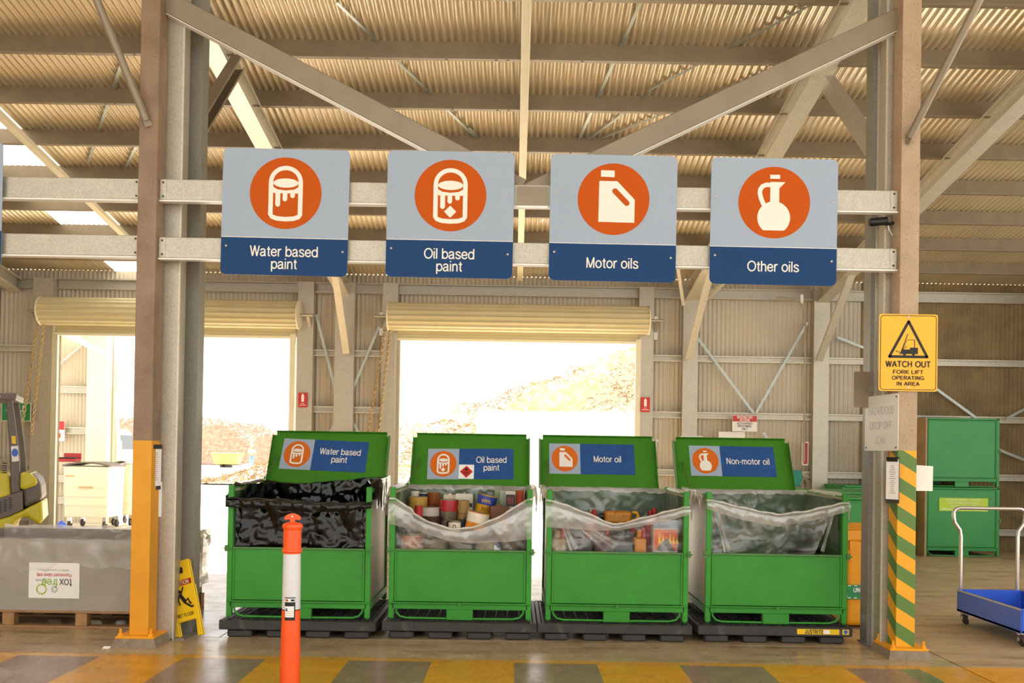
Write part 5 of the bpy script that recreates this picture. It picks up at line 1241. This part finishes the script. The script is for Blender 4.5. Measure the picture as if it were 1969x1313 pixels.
def closed_stillage(u, v, Y, label, z, lab, grp):
    t = thing('stillage_bin', label, 'bin', (at(u, v, Y).x, Y, z), group=grp); stillage_parts(t, closed=True, side='boxgreen', g='boxgreen')
    if lab:
        MB().box(-.37, .41, -.002, .009, .72, .93).build('approval_label', 'lime', t)
        for k, s in enumerate(('AUSTRALIAN COMPETENT AUTHORITIES', 'APPROVED SEGREGATION DEVICE', 'FOR USE IN AUSTRALIA ONLY', 'APPROVAL 30212 TARE 150Kg GROSS 1000Kg')): text('label_lettering', s, .046, 'limetxt', t, .02, .90 - k * .05, -.003, sx=.78, bold=.001)
    return t
G = 'closed green stillages at the back'
a = closed_stillage(1850, 1000, 16.1 - .35, 'closed green stillage with lime label, lower of the stack', 0, True, G); b2 = closed_stillage(1850, 870, 16.1 - .35, 'closed green stillage, upper one of the stack at right', 1.105, False, G)
c2 = closed_stillage(1653, 1000, 13.0, 'closed green stillage with lime label behind the spill kit bin', 0, True, G)
c3 = closed_stillage(1590, 1000, 11.2, 'closed green stillage just behind the Non-motor oil bin', 0, False, G); c3.location.x = at(1595, 1000, 11.2).x
bb = closed_stillage(1690, 1000, 15.9, 'dark green stillage half hidden behind the striped column', 0, False, G)
p = at(1776, 870, 15.6); t = thing('plywood_sheet', 'tall brown plywood sheet leaning beside the stacked stillages', 'board', (6.484, 15.6, 0)); MB().box(0, .026, 0, .9, 0, 2.2).build('sheet', 'ply', t)

# blue platform trolley
t = thing('platform_trolley', 'blue tray trolley with bent steel push handle', 'trolley', (at(1840, 1150, 9.38).x, 8.2, 0)); L, Wd = 1.18, .62
b = MB(); z0, z1 = .118, .31; th = .012
b.box(0, Wd, 0, L, z0, z0 + .02); b.build('deck', 'blue', t)
for nm, bx in (('side_wall', (0, th, 0, L)), ('side_wall', (Wd - th, Wd, 0, L)), ('end_wall', (th, Wd - th, 0, th)), ('end_wall', (th, Wd - th, L - th, L))): MB().box(*bx, z0, z1).build(nm, 'blue', t, bev=.003)
for x in (-.006, Wd - th): MB().box(x, x + .018, -.004, L + .004, z1 - .004, z1 + .012).build('top_rim', 'screw', t, bev=.004)
for y in (-.006, L - .012): MB().box(.0, Wd, y, y + .018, z1 - .004, z1 + .012).build('top_rim', 'blue', t, bev=.004)
hy = L + .02
def arc(c, r, a0, a1, n=6): return [(c[0] + r * math.cos(R(a0 + (a1 - a0) * i / n)), hy, c[1] + r * math.sin(R(a0 + (a1 - a0) * i / n))) for i in range(n + 1)]
pts = [(.04, hy, .2), (.04, hy, .82), (.03, hy, .88), (-.02, hy, .95), (-.03, hy, 1.0)] + arc((.03, 1.03), .06, 180, 90) + arc((Wd - .03, 1.03), .06, 90, 0) + [(Wd + .03, hy, 1.0), (Wd + .02, hy, .95), (Wd - .03, hy, .88), (Wd - .04, hy, .82), (Wd - .04, hy, .2)]
MB().tube(pts, .017, 12).build('push_handle', 'chrome', t, smooth=True, ang=80)
for x in (.03, Wd - .06):
    for y in (.06, L - .08):
        c_ = MB().lathe([(.012, -.015), (.045, -.015), (.052, -.008), (.052, .008), (.045, .015), (.012, .015)], 18, (x + .01, y, .052), Matrix.Rotation(R(70), 3, 'Y')).build('caster', 'rubber', t, smooth=True)
        b = MB().box(x - .02, x + .045, y - .035, y + .035, .106, .118); b.bar((x - .014, y + .01, .11), (x - .014, y, .045), .035, .004, up=(1, 0, 0)); b.bar((x + .034, y + .01, .11), (x + .034, y, .045), .035, .004, up=(1, 0, 0)); b.build('fork', 'chrome', c_); MB().tube([(x - .02, y, .052), (x + .04, y, .052)], .007, 8).build('axle', 'screw', c_)

# ================================================================ signs on the back wall
def wall_sign(u, v, Y, w, h, label, mat='paper'):
    t = thing('wall_sign', label, 'sign', at(u, v, Y)); MB().box(-w / 2, w / 2, 0, .006, -h / 2, h / 2).build('panel', mat, t, bev=.002); return t
t = wall_sign(1432, 814, 16.75, .42, .27, 'red and white restricted access sign on the back wall')
MB().box(-.205, .205, -.002, 0, .03, .13).build('red_header', 'red', t)
for s, z, m, k in (('RESTRICTED', .102, 'paper', .95), ('ACCESS', .058, 'paper', .95), ('AUTHORISED', .0, 'blackprint', 1.0), ('PERSONNEL', -.047, 'blackprint', 1.0), ('ONLY', -.095, 'blackprint', 1.0)): text('lettering', s, .052, m, t, 0, z, -.0025, bold=.002 if m == 'paper' else .0012, sx=k)
t = wall_sign(1407, 838, 16.8, .45, .14, 'blank white plate below the restricted access sign', 'white')
for u, v, lb in ((582, 769, 'red fire extinguisher sign on the column between the doors'), (1241, 778, 'red fire extinguisher sign on column right of the doors')):
    t = wall_sign(u, v, 16.78, .155, .25, lb, 'red'); MB().prism(rrect(.045, .12, .015, 0, .03), -.003, 0).build('extinguisher_pictogram', 'paper', t)
    MB().box(-.01, .012, -.003, 0, .09, .105).build('extinguisher_nozzle', 'paper', t); MB().box(-.06, .06, -.003, 0, -.09, -.082).build('print_line', 'paper', t); text('lettering', 'FIRE', .03, 'paper', t, 0, -.06, -.003)
t = wall_sign(31, 792, 16.72, .50, .31, 'green spill kit sign at the far left wall', 'paper'); MB().box(-.24, .24, -.002, 0, -.145, .145).build('green_field', 'spillgreen', t)
text('lettering', 'SPILL', .15, 'paper', t, .0, .06, -.003, bold=.004); text('lettering', 'KIT', .15, 'paper', t, 0, -.07, -.003, bold=.004)
t = wall_sign(112, 828, 20.4, .26, .42, 'small red and white fire notice on the annexe wall'); MB().box(-.125, .125, -.003, 0, .02, .2).build('red_header', 'red', t); MB().box(-.03, .05, -.003, 0, -.15, -.05).build('pictogram', 'orange', t)
t = wall_sign(664, 834, 16.74, .26, .08, 'small yellow sign just above the first bin lid', 'yellow')
t = thing('meter_box', 'narrow white framed box beside the right wall column', 'box', at(1549, 872, 16.75)); MB().box(-.05, .05, 0, .08, -.2, .2).build('frame', 'white', t, bev=.004); MB().box(-.035, .035, -.004, 0, -.18, .18).build('face', 'redb', t)
for u, v, w, h, lb in ((1534, 920, .17, .28, 'teal plastic pouch with looped cable on the back wall'), (1583, 918, .08, .27, 'narrow teal plastic strip right of the wall column')):
    t = thing('teal_pouch', lb, 'pouch', at(u, v, 16.9)); MB().prism([(-w / 2, h / 2), (w / 2, h / 2), (w * .42, -h / 2), (-w * .35, -h / 2)], 0, .03).build('pouch', 'teal', t, bev=.006)
t = thing('cable_loop', 'looped pale cable hanging by the teal pouch', 'cable', at(1547, 925, 16.9)); MB().tube([(.0, 0, .25), (-.05, 0, .12), (.05, 0, -.02), (.1, 0, -.12), (.02, 0, -.15), (-.07, 0, -.05), (.0, 0, .08), (.08, 0, .0), (.13, 0, -.2)], .012, 6).build('cable', 'rope', t, smooth=True)
t = thing('conduit_cable', 'pale cable running along and down the right wall column', 'cable', at(1546, 590, 16.6)); MB().tube([(-.45, 0, .14), (-.2, 0, .13), (-.05, 0, .05), (.0, 0, -.05), (.03, 0, -.3), (.03, 0, -2.6)], .018, 8).build('cable', 'rope', t, smooth=True)
t = thing('junction_stub', 'small white fitting beside the right wall column top', 'fitting', at(1542, 575, 16.6)); MB().box(-.025, .025, 0, .04, -.08, .08).build('box', 'white', t, bev=.004)
for u, v, w, h, lb in ((1256, 850, .12, .4, 'white post top standing behind the Motor oil bin lid'), (1331, 843, .24, .1, 'white capped post top behind the Non-motor oil lid')):
    t = thing('white_post', lb, 'post', (at(u, v, 11.6).x, 11.6, 0)); zt_ = at(u, v, 11.6).z; MB().box(-w / 3, w / 3, 0, .08, 0, zt_).build('post', 'white', t, bev=.006); MB().box(-w / 2, w / 2, -.01, .09, zt_, zt_ + .03).build('cap', 'white', t, bev=.004)
# litter
t = thing('litter_scrap', 'tiny white scrap on the floor left of yellow column', 'litter', onfloor(203, 1247)); MB().add([(-.03, 0, .002), (.03, -.01, .002), (.035, .015, .016), (-.02, .02, .014)], [(0, 1, 2, 3)]).build('scrap', 'paper', t).modifiers.new('t', 'SOLIDIFY').thickness = .002
